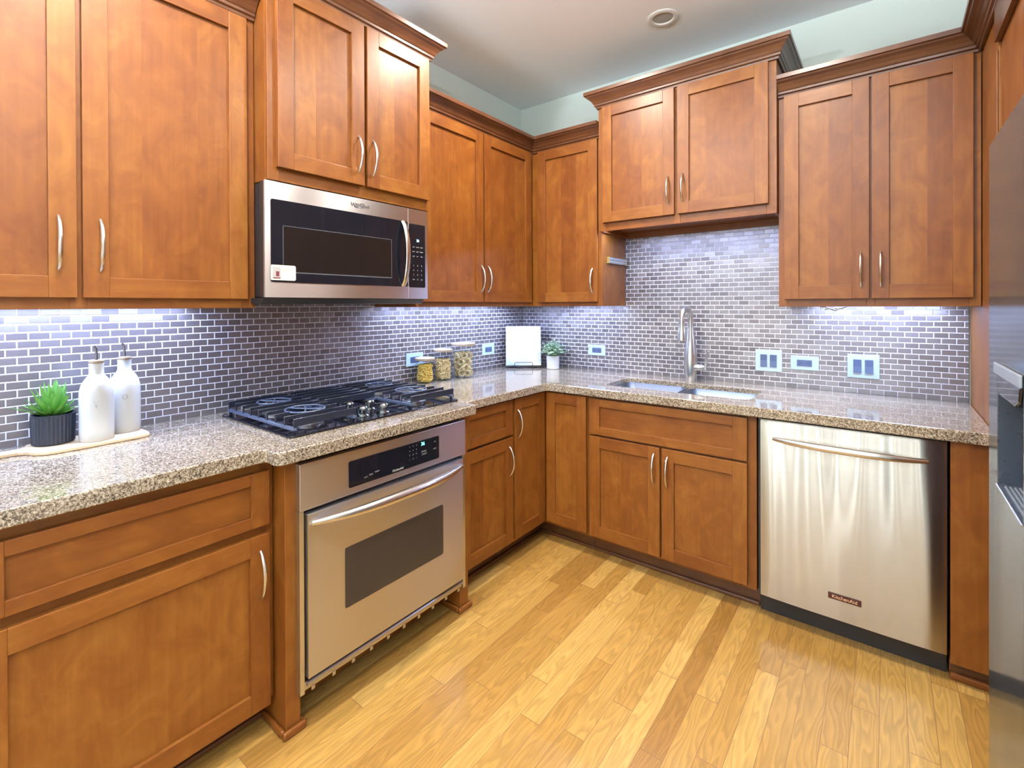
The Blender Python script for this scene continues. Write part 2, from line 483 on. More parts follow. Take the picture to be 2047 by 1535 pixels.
        bmesh.ops.recalc_face_normals(bm, faces=bm.faces)
        bm.to_mesh(me); bm.free()
        if any(s.sm) or smooth:
            me.shade_smooth(); me.set_sharp_from_angle(angle=radians(angle))
        o = bpy.data.objects.new(name, me); COL.objects.link(o)
        if parent is not None: o.parent = parent
        else: o.location = origin
        o['_o'] = (ox, oy, oz)
        if bevel:
            b = o.modifiers.new('bevel', 'BEVEL'); b.width = bevel; b.segments = seg
            b.limit_method = 'ANGLE'; b.angle_limit = radians(40); b.harden_normals = False
        return o

def thing(name, label, cat, loc, group=None):
    o = bpy.data.objects.new(name, None); COL.objects.link(o)
    o.location = loc; o.empty_display_size = 0.05
    o['label'] = label; o['category'] = cat; o['_o'] = tuple(loc)
    if group: o['group'] = group
    return o
def tag(o, label, cat, group=None, kind=None):
    o['label'] = label; o['category'] = cat
    if group: o['group'] = group
    if kind: o['kind'] = kind
    return o
def struct(o): o['kind'] = 'structure'; return o

def text_part(body, size, M_, mat_, parent, name='lettering', extrude=0.0004, sx=1.0):
    """M_ = world matrix of the text plane (x right, y up), centred"""
    cu = bpy.data.curves.new(name, 'FONT'); cu.body = body; cu.size = size
    cu.align_x = 'CENTER'; cu.align_y = 'CENTER'; cu.extrude = extrude
    tmp = bpy.data.objects.new('tmp', cu); COL.objects.link(tmp)
    bpy.context.view_layer.update()
    me = bpy.data.meshes.new_from_object(tmp.evaluated_get(bpy.context.evaluated_depsgraph_get()))
    bpy.data.objects.remove(tmp)
    o_ = parent['_o'] if parent else (0, 0, 0)
    me.transform(Matrix.Translation(-Vector(o_)) @ M_ @ Matrix.Diagonal((sx, 1, 1, 1)))
    me.materials.clear(); me.materials.append(mat_)
    me.name = name
    o = bpy.data.objects.new(name, me); COL.objects.link(o); o.parent = parent; o['_o'] = tuple(o_)
    return o
def plane_left(u, v, z):   # text facing +x: right = +y
    return Matrix(((0, 0, 1, v), (1, 0, 0, u), (0, 1, 0, z), (0, 0, 0, 1)))
def plane_back(u, v, z):   # text facing -y: right = +x
    return Matrix(((1, 0, 0, u), (0, 0, -1, -v), (0, 1, 0, z), (0, 0, 0, 1)))

# ------------------------------------------------------------------ room shell
XR, YF = 3.30, -6.50
T_ = 0.12
fl = struct(MB().box(-T_, XR + T_, YF - T_, T_, -0.08, 0.0).build('floor', floor_mat()))
ce = struct(MB().box(-T_, XR + T_, YF - T_, T_, ZC, ZC + 0.1).build('ceiling', CEIL))
wl = struct(MB().box(-T_, 0, YF - T_, T_, 0, ZC).build('wall_left', WALL))
wb = struct(MB().box(0, XR, 0, T_, 0, ZC).build('wall_back', WALL))
wr = struct(MB().box(XR, XR + T_, YF - T_, T_, 0, ZC).build('wall_right', WALLF))
mb = MB(); xs = [0] + [q for w in ADDED_WINS for q in w] + [XR]
for i in range(0, len(xs), 2): mb.box(xs[i], xs[i + 1], YF - T_, YF, 0, ZC)
for a, b in ADDED_WINS: mb.box(a, b, YF - T_, YF, 0, 0.4); mb.box(a, b, YF - T_, YF, 2.5, ZC)
wf = struct(mb.build('wall_front', WALLF))
for i, (a, b) in enumerate(ADDED_WINS):  # frames for the added, unseen windows
    mb = MB(); y0, y1 = YF - 0.08, YF - 0.03
    for x0, x1 in ((a, a + .02), (b - .02, b)): mb.box(x0, x1, y0, y1, .4, 2.5)
    for z0, z1 in ((.4, .45), (2.45, 2.5), (1.43, 1.47)): mb.box(a + .02, b - .02, y0, y1, z0, z1)
    w = struct(mb.build('window_%d' % (i + 1), TRIMW))
struct(MB().box(0.001, 0.016, YF + .001, -3.50, 0, 0.12).build('baseboard_left', TRIMW, bevel=.003))
struct(MB().box(XR - .016, XR - .001, YF + .001, -1.80, 0, 0.12).build('baseboard_right', TRIMW, bevel=.003))
# mosaic backsplash = tiled skin of the two walls
bs = MB().box(0.0, 0.007, -3.45, -0.0005, 0.915, 1.40).build('backsplash', tile_mat('steel_mosaic_left', 1), wl)
mb = MB(); mb.box(0.008, 0.848, -0.007, 0.0, 0.915, 1.40); mb.box(0.848, 1.79, -0.007, 0, 0.915, 1.83); mb.box(1.79, 2.484, -0.007, 0, 0.915, 1.40)
bs2 = mb.build('backsplash', tile_mat('steel_mosaic_back', 0), wb)

# ------------------------------------------------------------------ cabinet parts
def shaker(T, u0, u1, z0, z1, v0, parent, name='door', th=0.020, st=0.060, handle=None, hz=None, rail=None, split=None, label=None):
    mb = MB(T); v1 = v0 + th; rl = rail or st
    mb.box(u0, u0 + st, v0, v1, z0, z1, 'z'); mb.box(u1 - st, u1, v0, v1, z0, z1, 'z')
    mb.box(u0 + st, u1 - st, v0, v1, z0, z0 + rl, 'u'); mb.box(u0 + st, u1 - st, v0, v1, z1 - rl, z1, 'u')
    a, b = u0 + st, u1 - st
    if (b - a) < (z1 - z0) or split:
        n = max(1, round((b - a) / 0.11)) if split is None else split
        cuts = [a] + sorted(a + (b - a) * (i + RND.uniform(-.25, .25)) / n for i in range(1, n)) + [b]
        mb.box(a - .004, b + .004, v0 + .002, v1 - .0115, z0 + rl - .004, z1 - rl + .004, 'z')
        for c, d in zip(cuts[:-1], cuts[1:]):        # the boards glued up into the flat panel
            q, w = RND.uniform(0, 40), RND.uniform(0, 40)
            mb.add([(c, v1 - .011, z0 + rl), (d, v1 - .011, z0 + rl), (d, v1 - .011, z1 - rl), (c, v1 - .011, z1 - rl)], [(0, 1, 2, 3)], [[(c + q, z0 + w), (d + q, z0 + w), (d + q, z1 + w), (c + q, z1 + w)]])
    else: mb.box(a - .004, b + .004, v0 + .002, v1 - .011, z0 + rl - .004, z1 - rl + .004, 'u')
    d = mb.build(name, WOOD, parent, bevel=0.0012)
    if handle is not None: pull(T, handle, hz, v1, d)
    return d

def pull(T, u, z, v, parent, L=0.150, out=0.030):
    n = 17; path = []; R = []
    for i in range(n):
        t = -1 + 2 * i / (n - 1)
        path.append((u, v - 0.002 + out * (1 - t * t) ** 0.75, z + t * L / 2)); R.append(0.0056 - 0.0012 * t * t)
    mb = MB(T).tube(path, R, 10)
    h = mb.build('handle', NICKEL, parent)
    return h

def crown(T, path, z, name, parent, pre=None, post=None, H=0.09, P=0.066, side=1):
    """path of (u,v) face line points; outward on the given side; pre / post = phantom neighbours for mitres"""
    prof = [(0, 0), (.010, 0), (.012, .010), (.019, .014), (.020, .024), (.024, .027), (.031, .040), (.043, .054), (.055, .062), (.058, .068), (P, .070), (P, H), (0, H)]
    pts = [Vector(p) for p in path]; n = len(pts)
    full = [Vector(pre) if pre else None] + pts + [Vector(post) if post else None]
    offs = []
    for i in range(1, n + 1):
        a, b, c = full[i - 1], full[i], full[i + 1]
        def nrm(p, q):
            d = (q - p).normalized(); return Vector((-d.y, d.x)) * side
        if a is None: m = nrm(b, c)
        elif c is None: m = nrm(a, b)
        else:
            n1, n2 = nrm(a, b), nrm(b, c); m = (n1 + n2); m = m / max(1e-6, m.dot(n1))
        offs.append(m)
    mb = MB(T); k = len(prof)
    for i in range(n - 1):
        P8 = []
        for q in (i, i + 1):
            for o_, h in prof: w = pts[q] + offs[q] * o_; P8.append((w.x, w.y, z + h))
        L = (pts[i + 1] - pts[i]).length; F = []; U = []; r = RND.uniform(0, 40); acc = 0
        for j in range(k):
            j2 = (j + 1) % k; d = abs(prof[j2][0] - prof[j][0]) + abs(prof[j2][1] - prof[j][1])
            F.append((j, j2, k + j2, k + j)); U.append([(acc + r, r), (acc + d + r, r), (acc + d + r, r + L), (acc + r, r + L)]); acc += d
        F += [tuple(range(k)), tuple(range(k, 2 * k))]; U += [[(0, 0)] * k] * 2
        mb.add(P8, F, U)
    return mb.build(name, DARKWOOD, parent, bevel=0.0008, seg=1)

def upper_body(T, u0, u1, vf, z0, z1, parent, rails, stiles, back=0.008, wl_=None, under=0.03, backrail=False):
    """face-frame cabinet box with a recessed underside"""
    mb = MB(T); t = .016
    mb.box(u0, u0 + t, back, vf - .018, z0, z1, 'z'); mb.box(u1 - t, u1, back, vf - .018, z0, z1, 'z')
    mb.box(u0 + t, u1 - t, back, vf - .018, z0 + under, z0 + under + t, 'u')
    mb.box(u0 + t, u1 - t, back, vf - .018, z1 - t, z1, 'u')
    if backrail: mb.box(u0 + t, u1 - t, back, back + .018, z0 - .006, z0 + under, 'u')
    for a, b in stiles: mb.box(a, b, vf - .018, vf, z0, z1, 'z')
    cuts = sorted(stiles)
    for (a, b), (c, d) in zip(cuts[:-1], cuts[1:]):
        for q0, q1 in rails: mb.box(b, c, vf - .018, vf, q0, q1, 'u')
        mb.box(b, c, vf - .022, vf - .018, rails[0][1] - .002, rails[-1][0] + .002, 'z', 0.2)   # dark interior behind the door gap
    return mb.build('body', WOOD, parent, bevel=.001)

def led(T, u0, u1, v, z, power, label, wmul=1.0):
    t = thing('under_cabinet_light', label, 'light', T((u0 + u1) / 2, v, z - .016), 'under-cabinet light strips')
    MB(T).box(u0, u1, v - .02, v + .02, z - .012, z).build('housing', SILV, t)
    MB(T).box(u0 + .01, u1 - .01, v - .013, v + .013, z - .0145, z - .012).build('lens', LEDM, t)
    c = T((u0 + u1) / 2, v, z - .018)
    sx, sy = ((u1 - u0) - .02, .026)
    rot = (0, 0, 0) if T is TB else (0, 0, pi / 2)
    area('led_lamp', c, rot, sx, sy, power, LED, 175)
    return t

# ------------------------------------------------------------------ upper cabinets
# A, left foreground
ZT = 2.42
A = thing('wall_cabinet', 'large two-door maple wall cabinet at the far left, above the white bottles', 'cabinet', (0.17, -2.6, 1.352), 'maple wall cabinets')
upper_body(TL, -3.085, -2.120, .34, 1.352, ZT, A, [(1.352, 1.395), (2.39, ZT)], [(-3.085, -3.06), (-2.635, -2.595), (-2.168, -2.120)])
shaker(TL, -3.075, -2.621, 1.385, 2.402, .3402, A, handle=-2.660, hz=1.540)
shaker(TL, -2.608, -2.152, 1.385, 2.402, .3402, A, handle=-2.568, hz=1.540)
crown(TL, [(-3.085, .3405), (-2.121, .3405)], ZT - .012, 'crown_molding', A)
# B, over the microwave
B = thing('wall_cabinet', 'deep raised maple cabinet with two doors directly above the microwave', 'cabinet', (0.22, -1.73, 1.815), 'maple wall cabinets')
upper_body(TL, -2.118, -1.345, .44, 1.815, 2.55, B, [(1.815, 1.87), (2.53, 2.55)], [(-2.118, -2.08), (-1.735, -1.695), (-1.37, -1.345)])
shaker(TL, -2.089, -1.722, 1.863, 2.540, .4402, B, handle=-1.752, hz=1.990)
shaker(TL, -1.708, -1.357, 1.863, 2.540, .4402, B, handle=-1.680, hz=1.990)
crown(TL, [(-2.118, .01), (-2.118, .4405), (-1.345, .4405), (-1.345, .01)], 2.541, 'crown_molding', B)
# C, left run into the corner
Cc = thing('wall_cabinet', 'maple wall cabinet with two doors between the microwave and the room corner', 'cabinet', (0.17, -.68, 1.352), 'maple wall cabinets')
upper_body(TL, -1.343, -.010, .34, 1.352, 2.36, Cc, [(1.352, 1.392), (2.35, 2.36)], [(-1.343, -1.31), (-.865, -.825), (-.392, -.342)])
shaker(TL, -1.318, -.851, 1.378, 2.352, .3402, Cc, handle=-.870, hz=1.512)
shaker(TL, -.839, -.375, 1.378, 2.352, .3402, Cc, handle=-.812, hz=1.512)
crown(TL, [(-1.343, .3405), (-.3405, .3405)], 2.353, 'crown_molding', Cc, post=(-.3405, 1.0))
# D, back run next to the corner
D = thing('wall_cabinet', 'narrow single-door maple wall cabinet in the corner left of the sink', 'cabinet', (0.6, -.17, 1.352), 'maple wall cabinets')
upper_body(TB, .342, .850, .34, 1.352, 2.36, D, [(1.352, 1.392), (2.35, 2.36)], [(.342, .412), (.815, .850)])
shaker(TB, .398, .828, 1.378, 2.352, .3402, D, handle=.797, hz=1.506)
crown(TB, [(.3415, .3405), (.850, .3405)], 2.353, 'crown_molding', D, pre=(.3415, 1.0), side=1)
# E, raised over the sink
E = thing('wall_cabinet', 'raised two-door maple cabinet over the sink with its own crown', 'cabinet', (1.32, -.19, 1.79), 'maple wall cabinets')
upper_body(TB, .852, 1.785, .38, 1.790, 2.525, E, [(1.790, 1.85), (2.505, 2.525)], [(.852, .895), (1.295, 1.33), (1.742, 1.785)], backrail=True)
shaker(TB, .883, 1.304, 1.838, 2.510, .3802, E, handle=1.272, hz=1.970)
shaker(TB, 1.321, 1.752, 1.838, 2.510, .3802, E, handle=1.350, hz=1.973)
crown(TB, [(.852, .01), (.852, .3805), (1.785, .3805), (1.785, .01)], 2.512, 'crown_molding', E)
# F, right
F_ = thing('wall_cabinet', 'two-door maple wall cabinet right of the sink, above the dishwasher', 'cabinet', (2.14, -.17, 1.347), 'maple wall cabinets')
upper_body(TB, 1.787, 2.487, .34, 1.347, 2.345, F_, [(1.347, 1.392), (2.335, 2.345)], [(1.787, 1.825), (2.125, 2.155), (2.452, 2.487)])
shaker(TB, 1.812, 2.136, 1.382, 2.338, .3402, F_, handle=2.106, hz=1.508)
shaker(TB, 2.144, 2.463, 1.382, 2.338, .3402, F_, handle=2.175, hz=1.508)
crown(TB, [(1.787, .3405), (2.489, .3405)], 2.338, 'crown_molding', F_, post=(2.489, 1.0))

# ------------------------------------------------------------------ fridge surround, fridge
TP = thing('tall_side_panel', 'tall maple end panel closing the right end of the granite counter', 'panel', (2.5, -.35, 0))
MB().box(2.4897, 2.507, -.690, -.010, 0, 2.400, 'z').build('panel', WOOD, TP, bevel=.001)
MB().box(2.4835, 2.489, -.690, -.6685, 0, 2.200, 'z').build('edge_strip', WOOD, TP, bevel=.001)
FS = thing('refrigerator_cabinet', 'tall maple surround and bridge cabinet beside and over the refrigerator', 'cabinet', (2.9, -1.4, 0))
MB().box(2.494, 3.28, -1.190, -.711, 0, 2.345, 'z').build('pantry_side', WOOD, FS, bevel=.001)
MB().box(2.494, 3.28, -2.130, -1.1905, 1.800, 2.345, 'z').build('bridge_box', WOOD, FS, bevel=.001)
MB().box(2.478, 2.4935, -2.130, -.692, 2.225, 2.345, 'v').build('frieze', DARKWOOD, FS, bevel=.001)
crown(TL, [(-2.13, 2.4775), (-.3405, 2.4895)], 2.338, 'crown_molding', FS, post=(-.3405, 1.0), side=-1)

FR = thing('refrigerator', 'tall stainless refrigerator with water dispenser at the right edge', 'refrigerator', (2.85, -1.65, 0))
MB().box(2.452, 3.24, -2.115, -1.203, .02, 1.755).build('cabinet_box', DKPL, FR, bevel=.004)
xf, xb = 2.405, 2.450
y0, y1, dy0, dy1, dz0, dz1 = -1.655, -1.200, -1.600, -1.318, .922, 1.195
TRf = lambda u, v, z: (v, u, z)
mb = MB(TRf)
mb.box(dy1, y1, xf, xb, .050, 1.765, 'u'); mb.box(y0, dy0, xf, xb, .050, 1.765, 'u')
mb.box(dy0, dy1, xf, xb, .050, dz0, 'u'); mb.box(dy0, dy1, xf, xb, dz1, 1.765, 'u')
mb.build('door', FRSTEEL, FR)
disp = MB(TRf)
disp.box(dy0, dy1, xb - .004, xb, dz0, dz1); disp.box(dy1 - .004, dy1, xf + .001, xb, dz0, dz1)
disp.box(dy0, dy0 + .004, xf + .001, xb, dz0, dz1); disp.box(dy0, dy1, xf + .001, xb, dz0, dz0 + .004); disp.box(dy0, dy1, xf + .001, xb, dz1 - .004, dz1)
disp.build('dispenser_recess', DKPL, FR)
MB(TRf).box(dy0, dy1, xf - .007, xf - .0005, dz1 - .004, dz1 + .022).build('dispenser_control_strip', SILV, FR, bevel=.002)
MB(TRf).prism([(dy1 - .006, dz1 - .004), (dy0 + .006, dz1 - .004), (dy0 + .02, dz1 - .035), (dy0 + .06, dz1 - .050), (dy1 - .05, dz1 - .050), (dy1 - .018, dz1 - .035)], xf - .004, xb - .006, axis='v').build('dispenser_nozzle', BGLASS, FR, bevel=.004)
MB(TRf).tube([(dy0 + .002, xf - .001, dz0), (dy1, xf - .001, dz0)], .0025, 8).build('tray_rim', ALU, FR)
mb = MB(TRf)
for i in range(4): mb.box(dy0 + .03, dy1 - .03, xf + .008 + i * .008, xf + .011 + i * .008, dz0 + .004, dz0 + .007)
mb.build('tray_grille', SILV, FR)
MB(TRf).box(-2.112, -1.662, xf, xb, .050, 1.765, 'u').build('door', FRSTEEL, FR, bevel=.004)
MB(TRf).box(-1.6615, -1.6555, xf + .012, xb, .050, 1.765).build('pull_groove', BLACK, FR)
MB().box(2.46, 3.2, -2.10, -1.22, .0, .049).build('foot_rail', BLACK, FR)

# ------------------------------------------------------------------ base cabinets
def base_body(T, u0, u1, parent, stiles, rails, vf=.625, toe=.55, z0=.10, z1=.868, shoe=True):
    mb = MB(T); t = .016
    mb.box(u0, u0 + t, .01, vf - .018, z0, z1, 'z'); mb.box(u1 - t, u1, .01, vf - .018, z0, z1, 'z')
    mb.box(u0 + t, u1 - t, .01, vf - .018, z0, z0 + t, 'u')
    for a, b in stiles: mb.box(a, b, vf - .018, vf, z0, z1, 'z')
    cuts = sorted(stiles)
    for (a, b), (c, d) in zip(cuts[:-1], cuts[1:]):
        for q0, q1 in rails: mb.box(b, c, vf - .018, vf, q0, q1, 'u')
        mb.box(b, c, vf - .022, vf - .018, z0 + .01, z1 - .01, 'z', .2)
    b = mb.build('body', WOOD, parent, bevel=.001)
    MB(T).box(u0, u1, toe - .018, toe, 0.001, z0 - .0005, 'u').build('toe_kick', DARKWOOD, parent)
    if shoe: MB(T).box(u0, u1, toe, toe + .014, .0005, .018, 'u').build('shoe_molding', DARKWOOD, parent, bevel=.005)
    return b

G1 = thing('base_cabinet', 'wide maple base cabinet at the left, one drawer over one door, below the bottles', 'cabinet', (.3, -2.51, 0), 'maple base cabinets')
base_body(TL, -2.880, -2.197, G1, [(-2.880, -2.84), (-2.235, -2.197)], [(.10, .13), (.63, .68), (.82, .868)])
shaker(TL, -2.855, -2.215, .668, .838, .6252, G1, 'drawer_front', st=.056, rail=.036)
shaker(TL, -2.855, -2.215, .092, .640, .6252, G1, 'door', handle=-2.243, hz=.515, split=1)
G0 = thing('base_cabinet', 'maple base cabinet at the left end of the run, mostly outside the picture', 'cabinet', (.3, -3.14, 0), 'maple base cabinets')
base_body(TL, -3.45, -2.882, G0, [(-3.45, -3.41), (-2.92, -2.882)], [(.10, .13), (.63, .68), (.82, .868)])
shaker(TL, -3.43, -2.905, .668, .838, .6252, G0, 'drawer_front', st=.056, rail=.036)
shaker(TL, -3.43, -2.905, .092, .640, .6252, G0, 'door', split=1)

OC = thing('oven_cabinet', 'maple oven housing stepping forward with a post on each side of the oven', 'cabinet', (.35, -1.78, 0))
MB(TL).box(-2.195, -2.147, .01, .700, .0, .868, 'z').build('post', WOOD, OC, bevel=.0015)
MB(TL).box(-1.412, -1.357, .01, .700, .0, .868, 'z').build('post', WOOD, OC, bevel=.0015)
MB(TL).box(-2.147, -1.412, .66, .698, .8585, .868, 'u').build('top_rail', WOOD, OC)
MB(TL).box(-2.147, -1.412, .560, .578, .001, .110, 'u').build('kick_board', WOOD, OC)
for a, b in ((-2.147, -1.412),): MB(TL).box(a + .014, b - .014, .578, .594, .0005, .022, 'u').build('shoe_molding', WOOD, OC, bevel=.006)
for a, b, s1, s2 in ((-2.195, -2.147, 1, 1), (-1.412, -1.357, 1, 1)):
    mb = MB(TL); mb.box(a - .014, b + .014, .700, .716, .0005, .024, 'u'); mb.box(a - .014, a, .60 if a > -2 else .566, .700, .0005, .024, 'v'); mb.box(b, b + .014, .60 if a < -2 else .566, .700, .0005, .024, 'v')
    mb.build('shoe_molding', WOOD, OC, bevel=.006)

Hc = thing('base_cabinet', 'narrow maple base cabinet right of the oven, a drawer over a door', 'cabinet', (.3, -1.14, 0), 'maple base cabinets')
base_body(TL, -1.355, -.938, Hc, [(-1.355, -1.315), (-.972, -.938)], [(.10, .135), (.66, .69), (.855, .868)])
shaker(TL, -1.340, -.950, .682, .862, .6252, Hc, 'drawer_front', st=.058, rail=.045)
shaker(TL, -1.340, -.950, .118, .668, .6252, Hc, 'door', handle=-.978, hz=.547)

Ic = thing('corner_base_cabinet', 'maple corner base cabinet with two doors meeting in the inside corner', 'cabinet', (.5, -.5, 0))
mb = MB(); mb.box(.01, .607, -.936, -.655, .10, .868, 'z'); mb.box(.01, .905, -.607, -.01, .10, .868, 'z'); mb.box(.607, .625, -.936, -.625, .10, .868, 'z'); mb.box(.625, .911, -.625, -.607, .10, .868, 'z')
mb.build('body', WOOD, Ic, bevel=.001)
shaker(TL, -.930, -.650, .120, .862, .6252, Ic, 'door', handle=-.905, hz=.728, st=.058)
shaker(TB, .650, .908, .120, .862, .6252, Ic, 'door', st=.058)
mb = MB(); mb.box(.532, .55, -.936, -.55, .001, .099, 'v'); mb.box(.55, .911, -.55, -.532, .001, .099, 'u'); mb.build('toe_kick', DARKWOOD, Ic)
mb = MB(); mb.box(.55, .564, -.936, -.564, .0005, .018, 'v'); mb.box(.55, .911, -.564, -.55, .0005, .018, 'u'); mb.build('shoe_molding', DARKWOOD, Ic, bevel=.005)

J = thing('sink_base_cabinet', 'maple base cabinet under the sink with false drawer front and two doors', 'cabinet', (1.33, -.3, 0))
base_body(TB, .913, 1.744, J, [(.913, .950), (1.30, 1.34), (1.69, 1.744)], [(.10, .14), (.645, .68), (.85, .868)])
shaker(TB, .930, 1.709, .667, .858, .6252, J, 'drawer_front', st=.058, rail=.042)
shaker(TB, .930, 1.315, .118, .656, .6252, J, 'door', handle=1.285, hz=.546)
shaker(TB, 1.325, 1.709, .118, .656, .6252, J, 'door', handle=1.353, hz=.542)

K = thing('filler_panel', 'plain reddish maple filler panel between the dishwasher and the refrigerator', 'panel', (2.43, -.6, 0))
MB(TB).box(2.374, 2.488, .02, .640, .075, .868, 'z').build('panel', WOOD, K, bevel=.001)
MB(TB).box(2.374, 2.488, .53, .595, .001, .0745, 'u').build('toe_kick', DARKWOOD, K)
MB(TB).box(2.374, 2.488, .595, .611, .0005, .026, 'u').build('shoe_molding', WOOD, K, bevel=.006)

# ------------------------------------------------------------------ countertop with sink cut-out
SX0, SX1, SY0, SY1 = .945, 1.690, -.515, -.185
def rrect(x0, x1, y0, y1, r, n=5):
    out = []
    for cx, cy, a0 in ((x1 - r, y1 - r, 0), (x0 + r, y1 - r, 90), (x0 + r, y0 + r, 180), (x1 - r, y0 + r, 270)):
        for i in range(n + 1):
            a = radians(a0 + 90 * i / n); out.append((cx + r * cos(a), cy + r * sin(a)))
    return out
outer = [(0.0005, -3.45), (.667, -3.45), (.667, -2.250), (.676, -2.238), (.700, -2.240), (.722, -2.240), (.738, -2.232), (.745, -2.215),
         (.745, -1.352), (.740, -1.342), (.728, -1.336), (.680, -1.336), (.667, -1.325), (.667, -.680), (.680, -.667), (2.488, -.667), (2.488, -.0005), (.0005, -.0005)]
bm = bmesh.new()
def loop(pts):
    vs = [bm.verts.new((x, y, .914)) for x, y in pts]
    return [bm.edges.new((vs[i], vs[(i + 1) % len(vs)])) for i in range(len(vs))]
ed = loop(outer) + loop(rrect(SX0, SX1, SY0, SY1, .05))
bmesh.ops.triangle_fill(bm, edges=ed, use_beauty=True, use_dissolve=False)
r = bmesh.ops.extrude_face_region(bm, geom=bm.faces[:])
for v in r['geom']:
    if isinstance(v, bmesh.types.BMVert): v.co.z = .872
bmesh.ops.recalc_face_normals(bm, faces=bm.faces)
me = bpy.data.meshes.new('countertop'); bm.to_mesh(me); bm.free(); me.materials.append(GRANITE)
ct = bpy.data.objects.new('countertop', me); COL.objects.link(ct)
b = ct.modifiers.new('bevel', 'BEVEL'); b.width = .006; b.segments = 3; b.limit_method = 'ANGLE'; b.angle_limit = radians(50)
tag(ct, 'L-shaped speckled brown and cream granite countertop running along both walls', 'countertop')

# ------------------------------------------------------------------ sink
SK = thing('sink', 'double-bowl stainless undermount sink set into the granite countertop', 'sink', (1.32, -.35, .68))
def bowl(x0, x1, y0, y1, ztop, zbot):
    mb = MB(); a = rrect(x0, x1, y0, y1, .045, 6); n = len(a)
    rings = [(a, ztop), (rrect(x0 + .006, x1 - .006, y0 + .006, y1 - .006, .045, 6), zbot + .03), (rrect(x0 + .03, x1 - .03, y0 + .03, y1 - .03, .04, 6), zbot)]
    P = [(x, y, z) for rg, z in rings for x, y in rg]
    F = []; U = []
    for i in range(2):
        for j in range(n):
            F.append((i * n + j, i * n + (j + 1) % n, (i + 1) * n + (j + 1) % n, (i + 1) * n + j)); U.append([(j / 10, 0), ((j + 1) / 10, 0), ((j + 1) / 10, .2), (j / 10, .2)])
    F.append(tuple(2 * n + j for j in range(n))); U.append([(P[2 * n + j][0], P[2 * n + j][1]) for j in range(n)])
    mb.add(P, F, U, .5, 0, True)
    o = mb.build('bowl', SINKSTEEL, SK)
    s_ = o.modifiers.new('solid', 'SOLIDIFY'); s_.thickness = .0015; s_.offset = -1
    cx, cy = (x0 + x1) / 2, (y0 + y1) / 2 + .02
    MB().lathe((cx, cy, zbot + .001), [(.0, 0), (.045, 0), (.045, .003), (.036, .004), (.030, .001), (.0, .001)], 28, cap=False).build('drain', CHROME, o)
bowl(SX0 + .003, 1.310, SY0 + .003, SY1 - .003, .889, .70)
bowl(1.332, SX1 - .003, SY0 + .003, SY1 - .003, .889, .72)
MB().box(1.309, 1.333, SY0 + .004, SY1 - .004, .865, .884).build('divider', SINKSTEEL, SK, bevel=.006)

# ------------------------------------------------------------------ faucet
FX, FY = 1.292, -.092
FA = thing('faucet', 'brushed nickel pull-down gooseneck faucet behind the sink', 'faucet', (FX, FY, .914))
MB().lathe((FX, FY, .914), [(.0265, 0), (.028, .006), (.033, .05), (.037, .10), (.0355, .14), (.030, .20), (.0225, .26), (.0185, .30), (.0175, .315)], 32).build('body', CHROME, FA)
p0 = Vector((FX, FY, 1.228)); d = Vector((-.012, -.20, 0)).normalized(); R_ = .064
path = [p0 + Vector((0, 0, -.01)), p0 + Vector((0, 0, .02)), p0 + Vector((0, 0, .045))]
for i in range(1, 15):
    a = pi * i / 14 * .97
    path.append(p0 + Vector((0, 0, .045)) + d * (R_ - R_ * cos(a)) + Vector((0, 0, R_ * sin(a))))
e = path[-1]; path.append(e + Vector((0, 0, -.012)))
MB().tube([tuple(q) for q in path], .0160, 16).build('spout', CHROME, FA)
MB().lathe((e.x, e.y, e.z - .125), [(.0, .0), (.020, .0), (.0245, .004), (.0245, .035), (.0205, .065), (.0165, .09), (.0175, .100), (.0175, .118)], 28, cap=False).build('spray_head', CHROME, FA)
mb = MB(); hx = FX + .033
mb.tube([(hx - .012, FY - .004, .995), (hx + .015, FY - .006, .996), (hx + .035, FY - .008, .998), (hx + .048, FY - .009, 1.0)], [.021, .021, .016, .008], 18)
mb.build('valve_cone', CHROME, FA)
mb = MB(); mb.tube([(hx + .052, FY - .009, .985), (hx + .054, FY - .009, 1.0), (hx + .058, FY - .012, 1.04), (hx + .063, FY - .016, 1.075), (hx + .074, FY - .020, 1.093)], [.010, .0095, .0065, .006, .009], 14)
mb.build('lever', CHROME, FA)

# ------------------------------------------------------------------ gas cooktop
CK = thing('gas_cooktop', 'black glass gas cooktop with heavy black grates set in the granite', 'cooktop', (.34, -1.73, .914))
CX0, CX1, CY0, CY1 = .065, .622, -2.135, -1.325
mb = MB(); mb.prism(rrect(CX0, CX1, CY0, CY1, .02, 4), .9145, .921); mb.build('glass_top', GLOSSBLACK, CK, bevel=.002)
zt = .921
def burner(x, y, r):
    b_ = MB().lathe((x, y, zt), [(r * 1.25, 0), (r * 1.25, .004), (r, .006), (r, .014), (r * .96, .016), (0.0, .016)], 28, cap=False).build('burner', ALU, CK)
    MB().lathe((x, y, zt + .0162), [(r * .80, 0), (r * .84, .002), (r * .84, .006), (r * .78, .009), (0.0, .010)], 28, cap=False).build('burner_cap', CAP, b_)
for x, y, r in ((.20, -1.985, .034), (.47, -1.985, .044), (.20, -1.47, .034), (.47, -1.47, .044), ): burner(x, y, r)
